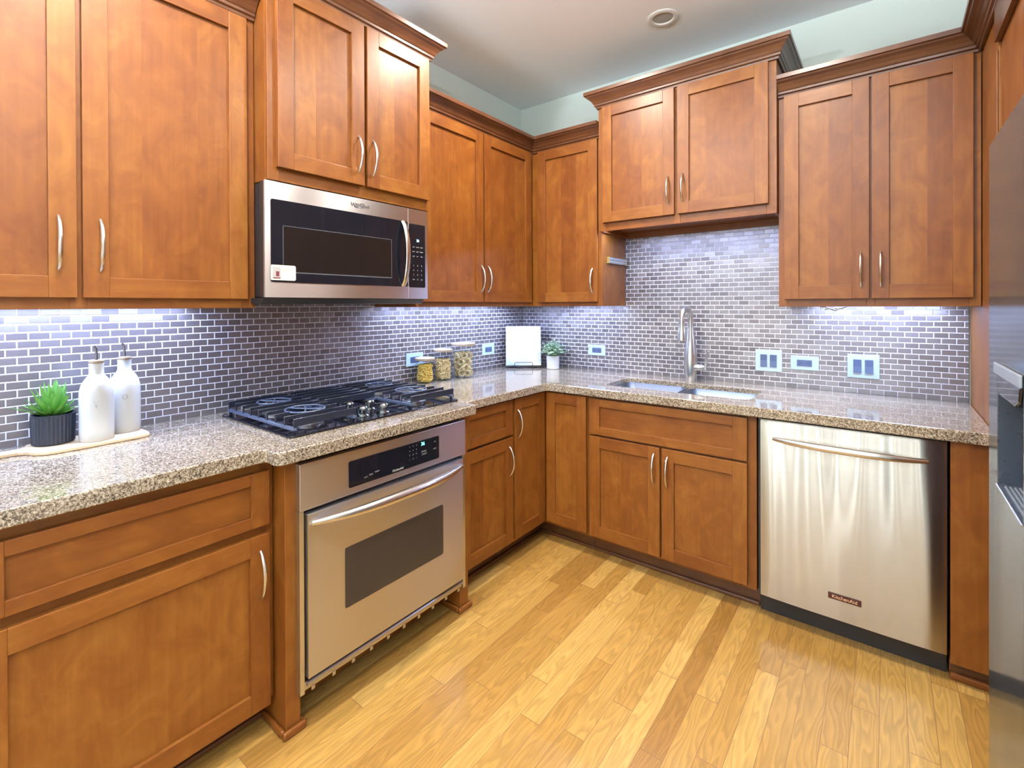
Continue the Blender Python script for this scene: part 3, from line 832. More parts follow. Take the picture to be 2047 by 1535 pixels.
def grate(y0, y1, x0, x1, nb, rings):
    mb = MB()
    zb0, zb1 = zt + .016, zt + .022; zt1 = zt + .052; tb = .0045
    for y in (y0 + .006, y1 - .006): mb.box(x0, x1, y - .007, y + .007, zb0 - .004, zb1, mi=1)
    for y in (y0 + .008, y1 - .008):
        for x in (x0 + .012, x1 - .012): mb.lathe((x, y, zt), [(.006, 0), (.008, .014)], 10)
    for i in range(nb):
        x = x0 + .004 + (x1 - x0 - .008) * i / (nb - 1); edge = i in (0, nb - 1)
        lo = zt1 - (.026 if edge else .013); c = .010
        segs = [(y0 + .002, y1 - .002)]
        if not edge and rings:
            segs = []; cur = y0 + .002
            for rx, ry, rr in rings:
                if abs(x - rx) < rr - .004:
                    h = math.sqrt(rr * rr - (x - rx) ** 2)
                    segs.append((cur, ry - h)); cur = ry + h
            segs.append((cur, y1 - .002))
        for a, b2 in segs:
            if b2 - a > .004: mb.box(x - tb / 2, x + tb / 2, a, b2, lo, zt1)
        for y in (y0 + .002, y1 - .002 - .006): mb.box(x - tb / 2, x + tb / 2, y, y + .006, zb1 - .003, lo + .001)
    for rx, ry, rr in rings:
        P = []
        for q in range(28):
            a = 2 * pi * q / 28; P.append((rx + rr * cos(a), ry + rr * sin(a), zt1 - .003))
        mb.tube(P, .0036, 8, closed=True, mi=1)
        for s_ in (1, -1):     # curved spider fingers across the ring
            P = [(rx - s_ * rr * .98 * cos(.5), ry - rr * .98 * sin(.5) * 1.0, zt1 - .002), (rx - s_ * rr * .45, ry - rr * .25, zt1 - .003), (rx - s_ * .004, ry - s_ * .002, zt1 - .003), (rx + s_ * rr * .45, ry + rr * .25, zt1 - .003), (rx + s_ * rr * .98 * cos(.5), ry + rr * .98 * sin(.5), zt1 - .002)]
            mb.tube(P, .0032, 8, mi=1)
    return mb.build('grate', [IRON, IRONGREY], CK, bevel=.0008, seg=1)
grate(-2.115, -1.868, .085, .605, 9, [(.215, -1.99, .062), (.455, -1.99, .070)])
grate(-1.860, -1.610, .085, .370, 6, [])
grate(-1.602, -1.345, .085, .605, 9, [(.215, -1.475, .062), (.455, -1.475, .070)])
for x, y in ((.432, -1.790), (.545, -1.803), (.460, -1.710), (.562, -1.717)):
    k = MB().lathe((x, y, zt), [(.027, 0), (.0275, .003), (.021, .007), (.0200, .018), (.0225, .024), (.0225, .033), (.017, .038), (.0, .039)], 28, cap=False).build('knob', simple('knob_metal', (.34, .38, .40), .14, 1.0) if 'knob_metal' not in bpy.data.materials else bpy.data.materials['knob_metal'], CK)
    MB().box(x - .0035, x + .0035, y - .016, y + .016, zt + .038, zt + .041).build('knob_grip', bpy.data.materials['knob_metal'], k, bevel=.001)

# ------------------------------------------------------------------ wall oven
OV = thing('wall_oven', 'stainless built-in oven below the cooktop with a bowed handle', 'oven', (.4, -1.78, .117))
MB(TL).box(-2.140, -1.420, .05, .698, .12, .85).build('oven_box', BLACK, OV)
vF = .7005
mb = MB(TL)
mb.box(-2.160, -1.399, vF, .727, .704, .855, 'u'); cp = mb.build('control_panel', STEEL, OV, bevel=.002)
g_ = MB(TL); g_.prism([(a, b) for a, b in rrect(-1.984, -1.559, .728, .820, .006, 3)], .7272, .7285, axis='v'); gp = g_.build('touch_glass', BGLASS, cp)
text_part('36', .020, plane_left(-1.648, .7290, .806), TEAL, gp, 'clock_digits')
for rr in range(4):
    for cc in range(3):
        text_part(['123', '456', '789', '<0>'][rr][cc], .007, plane_left(-1.715 + cc * .017, .7288, .808 - rr * .0165), GREYINK, gp, 'key_number')
for s_, y, z, q in (('BAKE', -1.915, .748, .006), ('BROIL', -1.893, .752, .006), ('CLEAN', -1.868, .756, .006), ('CANCEL', -1.643, .775, .007), ('START', -1.640, .764, .009), ('OFF', -1.583, .800, .006), ('LIGHT', -1.583, .772, .006)):
    text_part(s_, q, plane_left(y, .7288, z), GREYINK, gp, 'key_label')
text_part('KitchenAid', .0115, plane_left(-1.772, .7288, .737), simple('logo_silver', (.8, .8, .8), .3), gp, 'logo_lettering')
MB(TL).box(-2.160, -2.145, vF, .724, .117, .703, 'z').build('side_trim', STEEL, OV, bevel=.001)
MB(TL).box(-1.416, -1.399, vF, .724, .117, .703, 'z').build('side_trim', STEEL, OV, bevel=.001)
MB(TL).box(-2.1445, -1.4165, vF, .704, .118, .7035).build('door_gap', BLACK, OV)
mb = MB(TL); y0, y1, z0, z1, a0, a1, b0, b1 = -2.138, -1.424, .166, .690, -2.004, -1.545, .326, .531
mb.box(y0, a0, .7045, .735, z0, z1, 'u'); mb.box(a1, y1, .7045, .735, z0, z1, 'u'); mb.box(a0, a1, .7045, .735, z0, b0, 'u'); mb.box(a0, a1, .7045, .735, b1, z1, 'u')
od = mb.build('oven_door', STEEL, OV)
MB(TL).prism(rrect(a0 - .001, a1 + .001, b0 - .001, b1 + .001, .012, 4), .7335, .7356, axis='v').build('window', WINGLASS, od)
n = 25; P = []; R = []
for i in range(n):
    t = -1 + 2 * i / (n - 1); P.append((-1.779 + t * .346, .738 + .052 * (1 - abs(t) ** 2.6), .662)); R.append(.008 + .0110 * (1 - abs(t) ** 2.4))
MB(TL).tube(P, R, 16).build('handle', NICKEL, od)
mb = MB(TL)
mb.tube([(-2.138, .7225, .146), (-1.424, .7225, .146)], .0075, 10); mb.box(-2.142, -1.420, .704, .718, .124, .150)
for i in range(10): q = -2.12 + i * .075; mb.box(q, q + .012, .712, .720, .112, .126)
mb.build('vent_trim', ALU, OV)

# ------------------------------------------------------------------ microwave
MW = thing('microwave', 'over-the-range stainless microwave with black glass door, mounted under the raised cabinet', 'microwave', (.25, -1.755, 1.37))
U0, U1, UD = -2.138, -1.372, -1.4905
Z0, Z1 = 1.390, 1.806
MB(TL).box(U0 + .022 - .003, U1 - .022, .010, .419, 1.392, 1.8115).build('case', BLACK, MW, bevel=.002)
mb = MB(TL); mb.prism([(.03, 1.368), (.42, 1.368), (.437, 1.389), (.03, 1.389)], U0 + .004, U1 - .004, axis='u')
mb.build('vent_base', BLACK, MW, bevel=.002)
mb = MB(TL); ga0, ga1, gb0, gb1 = -2.117, -1.512, 1.446, 1.742
mb.box(U0, ga0, .449, .459, Z0, Z1, 'u'); mb.box(ga1, UD - .001, .449, .459, Z0, Z1, 'u'); mb.box(ga0, ga1, .449, .459, Z0, gb0, 'u'); mb.box(ga0, ga1, .449, .459, gb1, Z1, 'u')
md = mb.build('microwave_door', STEEL, MW)
MB(TL).box(U0 + .001, UD - .002, .420, .4485, Z0 + .001, Z1 - .001).build('door_core', BLACK, md)
mg = MB(TL).prism(rrect(ga0 - .0005, UD - .003, gb0 - .001, gb1 + .001, .008, 3), .4575, .4602, axis='v').build('door_glass', BGLASS, md)
mb = MB(TL); w0, w1, q0, q1 = -2.074, -1.585, 1.480, 1.652
for a in ((w0, w1, q0, q0 + .004), (w0, w1, q1 - .002, q1), (w0, w0 + .002, q0, q1), (w1 - .002, w1, q0, q1)): mb.box(a[0], a[1], .4602, .4606, a[2], a[3])
mb.build('window_border', simple('window_line', (.09, .10, .12), .3), md)
MB(TL).box(w0 + .003, w1 - .003, .4601, .4604, q0 + .005, q1 - .003).build('window_mesh', simple('window_mesh_dark', (.009, .007, .007), .10, 0.0, Specular_IOR_Level=0.3), md)
n = 15; P = []
for i in range(n):
    t = -1 + 2 * i / (n - 1); P.append((-1.520, .4605 + .036 * (1 - t * t) ** .7, 1.594 + t * .146))
MB(TL).tube(P, .0115, 12, flat=.45, hint=(0, 1, 0)).build('handle', NICKEL, md)
mb = MB(TL); mb.prism(rrect(-2.119, -2.026, 1.452, 1.507, .006, 3), .4604, .4608, axis='v'); st = mb.build('sticker', PAPER, md); st['label'] = 'pale paper energy sticker on the glass'
mb = MB(TL); mb.box(-2.112, -2.083, .4608, .4611, 1.460, 1.500); mb.build('sticker_picture', GREYINK, st)
mb = MB(TL); mb.box(-2.100, -2.088, .4611, .4613, 1.466, 1.484); mb.box(-2.110, -2.084, .4611, .4613, 1.458, 1.462); mb.build('sticker_print', REDINK, st)
mb = MB(TL)
for i in range(3): mb.box(-2.077, -2.040 - i * .004, .4608, .4610, 1.494 - i * .005, 1.4955 - i * .005)
mb.build('sticker_text', GREYINK, st)
text_part('Whirlpool', .021, plane_left(-1.745, .4595, 1.776), simple('badge_dark', (.10, .10, .11), .3), md, 'logo_lettering', .0006)
mb = MB(TL); P = []
for i in range(20):
    a = 2 * pi * i / 20; P.append((-1.748 + .024 * cos(a), .4597, 1.777 + .0085 * sin(a) + .004 * cos(a)))
mb.tube(P, .0008, 6, closed=True); mb.build('logo_swirl', bpy.data.materials['badge_dark'], md)
mb = MB(TL); mb.box(UD, U1, .420, .459, Z0, Z1, 'u'); mc = mb.build('control_side', STEEL, MW, bevel=.0015)
kg = MB(TL).prism(rrect(-1.4875, -1.389, 1.443, 1.737, .006, 3), .4588, .4603, axis='v').build('keypad_glass', BGLASS, mc)
text_part('36', .017, plane_left(-1.434, .4606, 1.661), BLUE, kg, 'clock_digits')
for rr in range(8):
    for cc in range(3):
        if rr in (3,): continue
        s_ = (['POP', 'COOK', 'HEAT'], ['SOFT', 'MELT', 'WARM'], ['TIME', 'KIT', 'MIN'], ['', '', ''], ['1', '2', '3'], ['4', '5', '6'], ['7', '8', '9'], ['FAN', '0', 'GO'])[rr][cc]
        text_part(s_, .0065 if len(s_) > 1 else .009, plane_left(-1.460 + cc * .024, .4606, 1.630 - rr * .0215), GREYINK, kg, 'key_label')

# ------------------------------------------------------------------ dishwasher
DW = thing('dishwasher', 'stainless dishwasher with bowed bar handle, right of the sink cabinet', 'dishwasher', (2.06, -.35, 0))
MB(TB).box(1.750, 2.368, .02, .618, .09, .868).build('tub', BLACK, DW)
mb = MB(TB); n = 24; x0, x1 = 1.762, 2.364
P = []; F = []; U = []
for i in range(n + 1):
    t = i / n; x = x0 + (x1 - x0) * t; v = .641 + .005 * (1 - (2 * t - 1) ** 4)
    for z in (.100, .848, .862): P.append((x, v - (.006 if z > .85 else 0), z)); 
    P.append((x, .619, .862)); P.append((x, .619, .100))
for i in range(n):
    for j in range(5):
        a, b2 = i * 5 + j, i * 5 + (j + 1) % 5
        F.append((a, b2, b2 + 5, a + 5)); U.append([(P[k_][2], P[k_][0]) for k_ in (a, b2, b2 + 5, a + 5)])
for e_ in (0, n): F.append(tuple(e_ * 5 + j for j in range(5))); U.append([(0, 0)] * 5)
mb.add(P, F, U, .5, 0, True); dd = mb.build('door', DWSTEEL, DW, angle=25)
n = 25; P = []; R = []
for i in range(n):
    t = -1 + 2 * i / (n - 1); P.append((2.063 + t * .250, .652 + .036 * (1 - abs(t) ** 2.6), .786)); R.append(.007 + .0075 * (1 - abs(t) ** 3))
MB(TB).tube(P, R, 14).build('handle', NICKEL, dd)
bd = MB(TB).box(2.008, 2.117, .6475, .6492, .180, .204).build('badge', simple('badge_black', (.05, .008, .006), .3), dd, bevel=.001)
text_part('KitchenAid', .0185, plane_back(2.0625, .6496, .1915), simple('badge_gold', (.85, .62, .40), .3), bd, 'logo_lettering')
MB(TB).box(1.750, 2.368, .55, .575, .001, .089).build('toe_panel', BLACK, DW)

# ------------------------------------------------------------------ outlets and switches
def gang(T, name, label, cat, u0, u1, z0, z1, kind, group):
    c = T((u0 + u1) / 2, .008, (z0 + z1) / 2)
    t = thing(name, label, cat, c, group)
    MB(T).box(u0, u1, .0075, .0125, z0, z1).build('cover_plate', PLATE, t, bevel=.002)
    uc, zc_ = (u0 + u1) / 2, (z0 + z1) / 2
    if kind == 'outlet':
        d_ = MB(T).box(uc - .034, uc + .034, .0125, .0145, zc_ - .0165, zc_ + .0165).build('receptacle', DEVICE, t, bevel=.001)
        mb = MB(T)
        for s_ in (-1, 1):
            mb.box(uc + s_ * .022 - .004, uc + s_ * .022 + .004, .0146, .0149, zc_ + .004, zc_ + .006)
            mb.box(uc + s_ * .022 - .004, uc + s_ * .022 + .004, .0146, .0149, zc_ - .006, zc_ - .004)
            mb.box(uc + s_ * .012 - .002, uc + s_ * .012 + .002, .0146, .0149, zc_ - .002, zc_ + .002)
        mb.build('slot', DEVICE2, d_)
    else:
        for s_ in (-1, 1):
            q = uc + s_ * .0235
            mb = MB(T); mb.prism([(.0125, zc_ - .033), (.0165, zc_ - .033), (.0145, zc_), (.0165, zc_ + .033), (.0125, zc_ + .033)], q - .0165, q + .0165, axis='u')
            mb.build('rocker', DEVICE, t, bevel=.0006)
gang(TL, 'wall_outlet', 'horizontal outlet on the left backsplash, half behind the smallest jar', 'outlet', -1.132, -1.004, 1.005, 1.082, 'outlet', 'blue-lit wall outlets')
gang(TL, 'wall_outlet', 'horizontal outlet on the left backsplash right of the largest jar', 'outlet', -.470, -.343, 1.015, 1.092, 'outlet', 'blue-lit wall outlets')
gang(TB, 'wall_outlet', 'horizontal outlet on the back wall right of the small white pot', 'outlet', .577, .705, 1.016, 1.088, 'outlet', 'blue-lit wall outlets')
gang(TB, 'wall_outlet', 'horizontal outlet between the two double switch plates', 'outlet', 1.790, 1.918, 1.012, 1.086, 'outlet', 'blue-lit wall outlets')
gang(TB, 'light_switch', 'double rocker switch plate nearest the faucet', 'switch', 1.620, 1.750, .992, 1.110, 'switch', 'double switch plates')
gang(TB, 'light_switch', 'double rocker switch plate furthest right on the backsplash', 'switch', 2.039, 2.168, .991, 1.109, 'switch', 'double switch plates')

# ------------------------------------------------------------------ under-cabinet lights
led(TL, -3.02, -2.20, .13, 1.381, 14, 'under-cabinet light strip above the white bottles')
led(TL, -1.26, -.20, .15, 1.381, 15, 'under-cabinet light strip above the pasta jars')
led(TB, .40, .81, .15, 1.381, 5, 'under-cabinet light strip above the small white plant pot')
led(TB, .875, 1.74, .315, 1.819, 11, 'under-cabinet light strip above the faucet')
led(TB, 1.88, 2.42, .13, 1.376, 8, 'under-cabinet light strip above the right-hand switch plate')

mb = MB(TB); P = []
for i in range(30):
    t = i / 29; P.append((1.945 + t * .09 + .012 * sin(t * 14), .20 + .01 * cos(t * 11), 1.343 - .012 * sin(t * pi) + .004 * sin(t * 20)))
cb = mb.tube(P, .0025, 8).build('light_cable', CABLE); tag(cb, 'short white loop of cable hanging under the right wall cabinet', 'cable')

# ------------------------------------------------------------------ magnetic knife bar
KB = thing('knife_bar', 'metal magnetic knife bar on the cabinet side left of the sink', 'knife rack', (.860, -.15, 1.63))
mb = MB(); mb.box(.8505, .866, -.272, -.028, 1.612, 1.650); mb.build('bar', NICKEL, KB, bevel=.001)
for z in (1.619, 1.637): MB().box(.866, .8675, -.270, -.030, z, z + .007).build('magnet_strip', SILV, KB)
for y in (-.279, -.028): MB().box(.8505, .868, y, y + .007, 1.611, 1.651).build('end_cap', simple('brass_cap', (.55, .42, .15), .35, .8) if 'brass_cap' not in bpy.data.materials else bpy.data.materials['brass_cap'], KB, bevel=.001)

# ------------------------------------------------------------------ recessed ceiling lights
def can_light(x, y, lit, label):
    t = thing('recessed_light', label, 'light', (x, y, ZC), 'recessed ceiling lights')
    MB().lathe((x, y, ZC), [(.078, -.0005), (.078, -.004), (.070, -.008), (.054, -.006), (.050, -.0005)], 40, cap=False).build('trim_ring', TRIMW, t)
    MB().lathe((x, y, ZC), [(.050, -.0006), (.046, -.0012), (0.0, -.0014)], 32, cap=False).build('lens', CANM if lit else CANIN, t)
can_light(1.283, -.495, False, 'unlit recessed ceiling light in view above the sink cabinet')
for i, (x, y) in enumerate(CANS):
    can_light(x, y, True, ['lit recessed ceiling light over the oven side, just above the picture', 'lit recessed ceiling light over the middle of the kitchen floor', 'lit recessed ceiling light near the left wall cabinet', 'lit recessed ceiling light above the camera', 'added recessed ceiling light behind the camera, left of the first pair', 'added recessed ceiling light behind the camera, right of the first pair', 'added recessed ceiling light by the left window behind the camera', 'added recessed ceiling light by the right window behind the camera'][i])

def pendant(x, y, label):  # made-up uplight, added to brighten the ceiling and wall cabinets
    t = thing('added_pendant_light', label, 'light', (x, y, ZC), 'added indirect bowl pendants')
    MB().lathe((x, y, 2.20), [(0.0, 0), (.08, .004), (.14, .03), (.175, .075), (.180, .095), (.174, .095), (.168, .075), (.134, .035), (.08, .010), (0.0, .006)], 36, cap=False).build('bowl', TRIMW, t)
    MB().tube([(x, y, 2.21), (x, y, ZC - .02)], .006, 8).build('rod', NICKEL, t)
    MB().lathe((x, y, ZC - .022), [(0, 0), (.05, 0), (.055, .02), (0, .021)], 24, cap=False).build('canopy', NICKEL, t)
pendant(*PEND[0], 'added indirect bowl pendant beside the camera, nearer the right wall')
pendant(*PEND[1], 'added indirect bowl pendant behind the camera, nearer the left wall')

# ------------------------------------------------------------------ counter objects, left
# serving board
ZB = .9145
bx, by = .118, -2.52
poly = []
for p in [(.06, -2.408), (.165, -2.402), (.198, -2.408), (.206, -2.44), (.216, -2.62), (.210, -2.665), (.190, -2.690), (.158, -2.705), (.146, -2.72), (.143, -2.88), (.136, -2.895), (.113, -2.895), (.106, -2.88), (.103, -2.72), (.088, -2.70), (.058, -2.690), (.044, -2.66), (.040, -2.44)]: poly.append(p)
sb = MB().prism(poly, ZB, ZB + .012)
for i in range(len(sb.uv)): sb.uv[i] = [(a, b * .4) for a, b in sb.uv[i]]
sbo = sb.build('serving_board', BOARD, None, bevel=.003); tag(sbo, 'pale wooden serving board with a handle, under the plant and the bottles', 'board')
ZB2 = ZB + .0122

def bottle(x, y, label, emb):
    t = thing('oil_bottle', label, 'bottle', (x, y, ZB2), 'white ceramic bottles')
    pr = [(.0, 0), (.042, 0), (.0445, .004), (.0450, .03), (.0450, .135), (.0440, .160), (.039, .182), (.030, .198), (.0225, .208), (.0195, .216), (.0195, .243), (.0205, .247), (.018, .249), (0.0, .249)]
    b_ = MB().lathe((x, y, ZB2), pr, 40, cap=False, sx=.92, sy=1.0).build('body', WHITE, t)
    MB().lathe((x, y, ZB2 + .2492), [(.0, 0), (.0195, 0), (.0205, .004), (.0195, .008), (.009, .010), (0, .010)], 28, cap=False).build('stopper', simple('cork_steel', (.35, .27, .19), .4, .5) if 'cork_steel' not in bpy.data.materials else bpy.data.materials['cork_steel'], t)
    MB().tube([(x, y, ZB2 + .257), (x, y, ZB2 + .280), (x, y - .001, ZB2 + .295), (x, y - .006, ZB2 + .305)], [.0045, .004, .0038, .003], 10).build('pour_spout', simple('spout_steel', (.25, .26, .30), .25, 1.0) if 'spout_steel' not in bpy.data.materials else bpy.data.materials['spout_steel'], t)
    # embossed mark on the side that faces the room
    ax = radians(-12); rx, ry = .0450 * .92, .0450
    def on(a, z): return (x + rx * cos(a) * 1.006, y + ry * sin(a) * 1.004, ZB2 + z)
    mb = MB()
    if emb == 'ring':
        mb.tube([on(ax + .15 * cos(q), .125 + .0085 * sin(q)) for q in [2 * pi * i / 20 for i in range(20)]], .0011, 6, closed=True)
    else:
        for da, dz in ((-.10, .128), (.10, .128)): mb.tube([on(ax + da + .02 * cos(q), dz + .0012 * sin(q)) for q in [2 * pi * i / 8 for i in range(8)]], .0008, 6, closed=True)
        mb.tube([on(ax - .06, .120), on(ax, .108), on(ax + .06, .120)], .0011, 6)
    mb.build('embossed_mark', simple('glaze_mark', (.36, .38, .42), .3) if 'glaze_mark' not in bpy.data.materials else bpy.data.materials['glaze_mark'], b_)
bottle(.162, -2.540, 'white ceramic oil bottle in front, standing next to the black pot', 'face')
bottle(.100, -2.452, 'white ceramic oil bottle partly behind the other, at the right end of the board', 'ring')

PT = thing('potted_succulent', 'spiky green succulent in a ribbed black pot beside the white bottles', 'plant', (.098, -2.634, ZB2))
pr = [(.0, 0), (.046, 0), (.0495, .004), (.0510, .045), (.0520, .090)]
MB().lathe((.098, -2.634, ZB2), pr[:5], 132, cap=False, rib=33, ribd=.045).build('pot', RIBPOT, PT)
MB().lathe((.098, -2.634, ZB2), [(.0535, .089), (.0540, .093), (.050, .094), (.047, .091), (.046, .083), (0, .082)], 48, cap=False).build('pot_rim', RIBPOT, PT)
MB().lathe((.098, -2.634, ZB2 + .0825), [(.0455, 0), (0.02, .004), (0, .005)], 24, cap=False).build('soil', SOIL, PT)
mb = MB()
def blade(c, az, el, L, w, curl=.25, mi=0):
    d_ = Vector((cos(az) * cos(el), sin(az) * cos(el), sin(el))); sd = Vector((-sin(az), cos(az), 0)); n_ = sd.cross(d_) * -1
    P = []; F = []; U = []; N = 7; tt = RND.random()
    for i in range(N):
        t = i / (N - 1); ww = w * (math.sin(pi * min(1, .28 + .72 * t)) ** .8) * (1 if i < N - 1 else 0)
        q = Vector(c) + d_ * (L * t) + Vector((0, 0, -curl * L * t * t)) * cos(el)
        P += [q + sd * ww + n_ * ww * .35, q - n_ * ww * .25, q - sd * ww + n_ * ww * .35]
    for i in range(N - 1):
        for j in range(2):
            a = i * 3 + j; F.append((a, a + 1, a + 4, a + 3)); U.append([(j / 2, i / (N - 1)), ((j + 1) / 2, i / (N - 1)), ((j + 1) / 2, (i + 1) / (N - 1)), (j / 2, (i + 1) / (N - 1))])
    mb.add([tuple(p) for p in P], F, U, tt, mi, True, raw=True)
for i in range(64):
    az = i * 2.39996; k_ = i / 63
    blade((.088 + .014 * cos(az), -2.632 + .014 * sin(az), ZB2 + .083), az, radians(87 - 62 * k_ ** 1.1), (.112 + RND.uniform(-.025, .015)) * (1 - .12 * k_) * (.62 if (cos(az) < -.3 or sin(az) > .5) and k_ > .3 else 1), .0100 - .003 * k_, .12)
mb.build('leaves', LEAF, PT)

# ------------------------------------------------------------------ pasta jars
def jar(x, y, r, h, label):
    t = thing('pasta_jar', label, 'jar', (x, y, ZB), 'glass pasta jars')
    MB().lathe((x, y, ZB), [(0, 0), (r - .004, 0), (r, .004), (r, h - .016), (r - .003, h - .012)], 44, cap=False).build('glass_body', JARGLASS, t)
    MB().lathe((x, y, ZB + h - .012), [(0, 0), (r + .003, 0), (r + .005, .003), (r + .005, .013), (r + .002, .016), (0, .016)], 44, cap=False).build('lid', PALE, t)
J1, J2, J3 = (.085, -1.056, .052, .140), (.090, -.918, .053, .180), (.108, -.762, .071, .207)
jar(*J1, 'smallest glass jar, of yellow elbow pasta, nearest the cooktop')
jar(*J2, 'middle glass jar with pale wooden lid, of spiral pasta')
jar(*J3, 'largest glass jar, of ribbon pasta nests, furthest from the cooktop')
def fill(name, J_, n, h0, maker, mat_, label):
    x, y, r, h = J_; mb = MB(); k_ = 0
    for i in range(n):
        # mostly near the glass where the photo shows them
        a = RND.uniform(0, 2 * pi); q = (r - .0145) * math.sqrt(RND.uniform(.45, 1)); z = ZB + .010 + (h0 - .014) * RND.random()
        maker(mb, Vector((x + q * cos(a), y + q * sin(a), z)))
    # core so that the jar reads as full
    mb.lathe((x, y, ZB + .005), [(0, 0), (r - .026, 0), (r - .026, h0 - .025), (0, h0 - .02)], 20, cap=False)
    o = mb.build(name, mat_, None, origin=(x, y, ZB)); tag(o, label, 'pasta', kind='stuff'); return o
def elbow(mb, c):
    R1 = Matrix.Rotation(RND.uniform(0, 6.28), 3, 'Z') @ Matrix.Rotation(RND.uniform(0, 6.28), 3, 'X')
    P = [tuple(c + R1 @ Vector((.0080 * cos(a), .0080 * sin(a), 0))) for a in (0, .6, 1.2, 1.8, 2.4, 3.0)]
    mb.tube(P, .0032, 7)
def spiral(mb, c):
    R1 = Matrix.Rotation(RND.uniform(0, 6.28), 3, 'Z') @ Matrix.Rotation(RND.uniform(0, 6.28), 3, 'X')
    P = [tuple(c + R1 @ Vector((-.010 + .020 * t / 10, .0042 * cos(t * 1.3), .0042 * sin(t * 1.3)))) for t in range(11)]
    mb.tube(P, .0026, 6)
fill('elbow_pasta', J1, 420, .108, elbow, PASTA1, 'yellow elbow pasta filling the smallest jar')
fill('spiral_pasta', J2, 400, .128, spiral, PASTA2, 'beige spiral pasta filling the middle jar')
mb = MB(); x, y, r, h = J3
for lay in range(4):
    for k_ in range(7):
        if k_ == 6: cx_, cy_ = x, y
        else: a = k_ * pi / 3 + lay * .5; cx_, cy_ = x + .040 * cos(a), y + .040 * sin(a)
        cz_ = ZB + .026 + lay * .036
        ax = Vector((RND.uniform(-1, 1), RND.uniform(-1, 1), RND.uniform(-.6, .6))).normalized()
        e1 = ax.orthogonal().normalized(); e2 = ax.cross(e1)
        P = []
        for q in range(64):
            a = q * .62; rr = .012 + .010 * abs(sin(q * .37 + k_)); w = Vector((cx_, cy_, cz_)) + (e1 * cos(a) + e2 * sin(a)) * rr + ax * (.011 * sin(q * .23 + lay))
            dxy = Vector((w.x - x, w.y - y)); 
            if dxy.length > r - .006: dxy = dxy.normalized() * (r - .006); w.x, w.y = x + dxy.x, y + dxy.y
            w.z = max(w.z, ZB + .007); P.append(tuple(w))
        mb.tube(P, .0024, 5, flat=.6)
o = mb.build('ribbon_pasta', PASTA3, None, origin=(x, y, ZB)); tag(o, 'coiled ribbon pasta nests filling the largest jar', 'pasta', kind='stuff')

# ------------------------------------------------------------------ book on a wire stand in the corner
BC = Vector((.158, -.196, ZB)); br = Vector((cos(YAW), sin(YAW), 0)); bn = Vector((sin(YAW), -cos(YAW), 0))   # right / towards the room
tilt = radians(11); bu = Vector((0, 0, cos(tilt))) - bn * sin(tilt); bnn = bn * cos(tilt) + Vector((0, 0, sin(tilt)))
BM = Matrix(((br.x, bu.x, bnn.x, 0), (br.y, bu.y, bnn.y, 0), (br.z, bu.z, bnn.z, 0), (0, 0, 0, 1)))
def BL(a, b_, c): q = BC + br * a + bu * b_ + bnn * c; return (q.x, q.y, q.z)
bk = thing('book', 'white-covered book standing upright on a small wire stand in the corner', 'book', tuple(BC))
def bbox(mb, a0, a1, b0, b1, c0, c1):
    P = [BL(a, b_, c) for c in (c0, c1) for a, b_ in ((a0, b0), (a1, b0), (a1, b1), (a0, b1))]
    F = [(0, 1, 2, 3), (4, 5, 6, 7), (0, 1, 5, 4), (1, 2, 6, 5), (2, 3, 7, 6), (3, 0, 4, 7)]
    U = [[(a0, b0), (a1, b0), (a1, b1), (a0, b1)]] * 2 + [[(0, 0)] * 4] * 4
    mb.add(P, F, U, .5, raw=True); return mb
bbox(MB(), -.124, .124, .016, .296, .016, .018).build('front_cover', BOOK, bk)
bbox(MB(), -.121, .120, .018, .293, .001, .016).build('pages', simple('page_block', (.75, .74, .70), .8), bk)
bbox(MB(), -.124, .124, .016, .296, -.001, .001).build('back_cover', BOOK, bk)
tm = Matrix.Translation(Vector(BL(0, .168, .0186))) @ BM
text_part('KITCHEN', .0085, tm, GREYINK, bk, 'cover_lettering', .0002)
ws = MB(); z_ = .0045
def wr_(pts, closed=False): ws.tube([BL(*p) for p in pts], .0022, 8, closed=closed)
wr_([(-.064, .012, -.03), (-.064, .008, .028), (-.064, .012, .034), (-.064, .030, .034), (-.058, .036, .034), (.058, .036, .034), (.064, .030, .034), (.064, .012, .034), (.064, .008, .028), (.064, .012, -.03)])
wr_([(-.064, .008, .026), (.064, .008, .026)]); wr_([(-.118, .008, .024), (.118, .008, .024)])
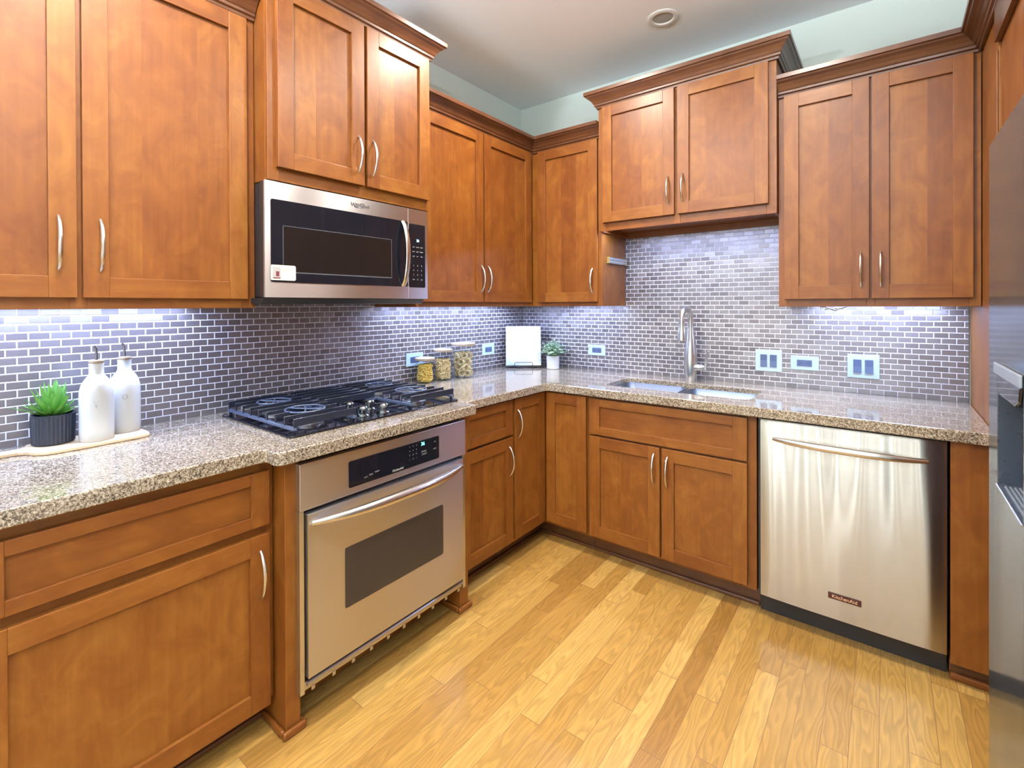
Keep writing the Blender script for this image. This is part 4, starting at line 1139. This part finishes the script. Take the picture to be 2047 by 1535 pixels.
wr_([(-.064, .012, -.03), (-.05, .16, -.006), (.05, .16, -.006), (.064, .012, -.03)])
wso = ws.build('book_stand', WIRE, None, origin=tuple(BC)); tag(wso, 'black wire stand holding up the white book', 'stand')

# ------------------------------------------------------------------ small leafy plant in a white pot
px, py = .352, -.112
PL = thing('potted_plant', 'bushy pale green plant in a white cylinder pot beside the book', 'plant', (px, py, ZB))
MB().lathe((px, py, ZB), [(0, 0), (.040, 0), (.043, .003), (.046, .088), (.0465, .092), (.043, .092), (.041, .080), (0, .078)], 36, cap=False).build('pot', WHITE, PL)
MB().lathe((px, py, ZB + .0785), [(.0405, 0), (0, .004)], 20, cap=False).build('soil', SOIL, PL)
mb = MB(); ms = MB()
for i in range(110):
    az = i * 2.39996; el = radians(RND.uniform(5, 88)); L = RND.uniform(.055, .112)
    tip = Vector((px, py, ZB + .095)) + Vector((cos(az) * cos(el), sin(az) * cos(el), sin(el) * .95)) * L
    if tip.y > -.015: tip.y = -.015
    if tip.x < .262: tip.x = .262
    mid = (tip + Vector((px, py, ZB + .08))) / 2 + Vector((0, 0, .008))
    ms.tube([(px + .008 * cos(az), py + .008 * sin(az), ZB + .075), tuple(mid), tuple(tip)], .0009, 5)
    for k_ in range(11):
        t = .35 + .65 * k_ / 10; q = mid.lerp(tip, t); a2 = k_ * 2.4 + i
        d_ = Vector((cos(a2), sin(a2), RND.uniform(.0, .8))).normalized(); sd = d_.cross(Vector((0, 0, 1))).normalized(); Lf = RND.uniform(.011, .017); wf_ = Lf * .42
        if q.y + d_.y * Lf > -.010 or q.x + d_.x * Lf < .258: continue
        P = [q, q + d_ * Lf * .5 + sd * wf_, q + d_ * Lf + Vector((0, 0, -.002)), q + d_ * Lf * .5 - sd * wf_]
        mb.add([tuple(p) for p in P], [(0, 1, 2, 3)], [[(.5, 0), (1, .5), (.5, 1), (0, .5)]], RND.random(), raw=True)
mb.build('leaves', LEAF2, PL); ms.build('stems', simple('stem_green', (.12, .25, .08), .6), PL)

for o in bpy.data.objects:
    if '_o' in o: del o['_o']
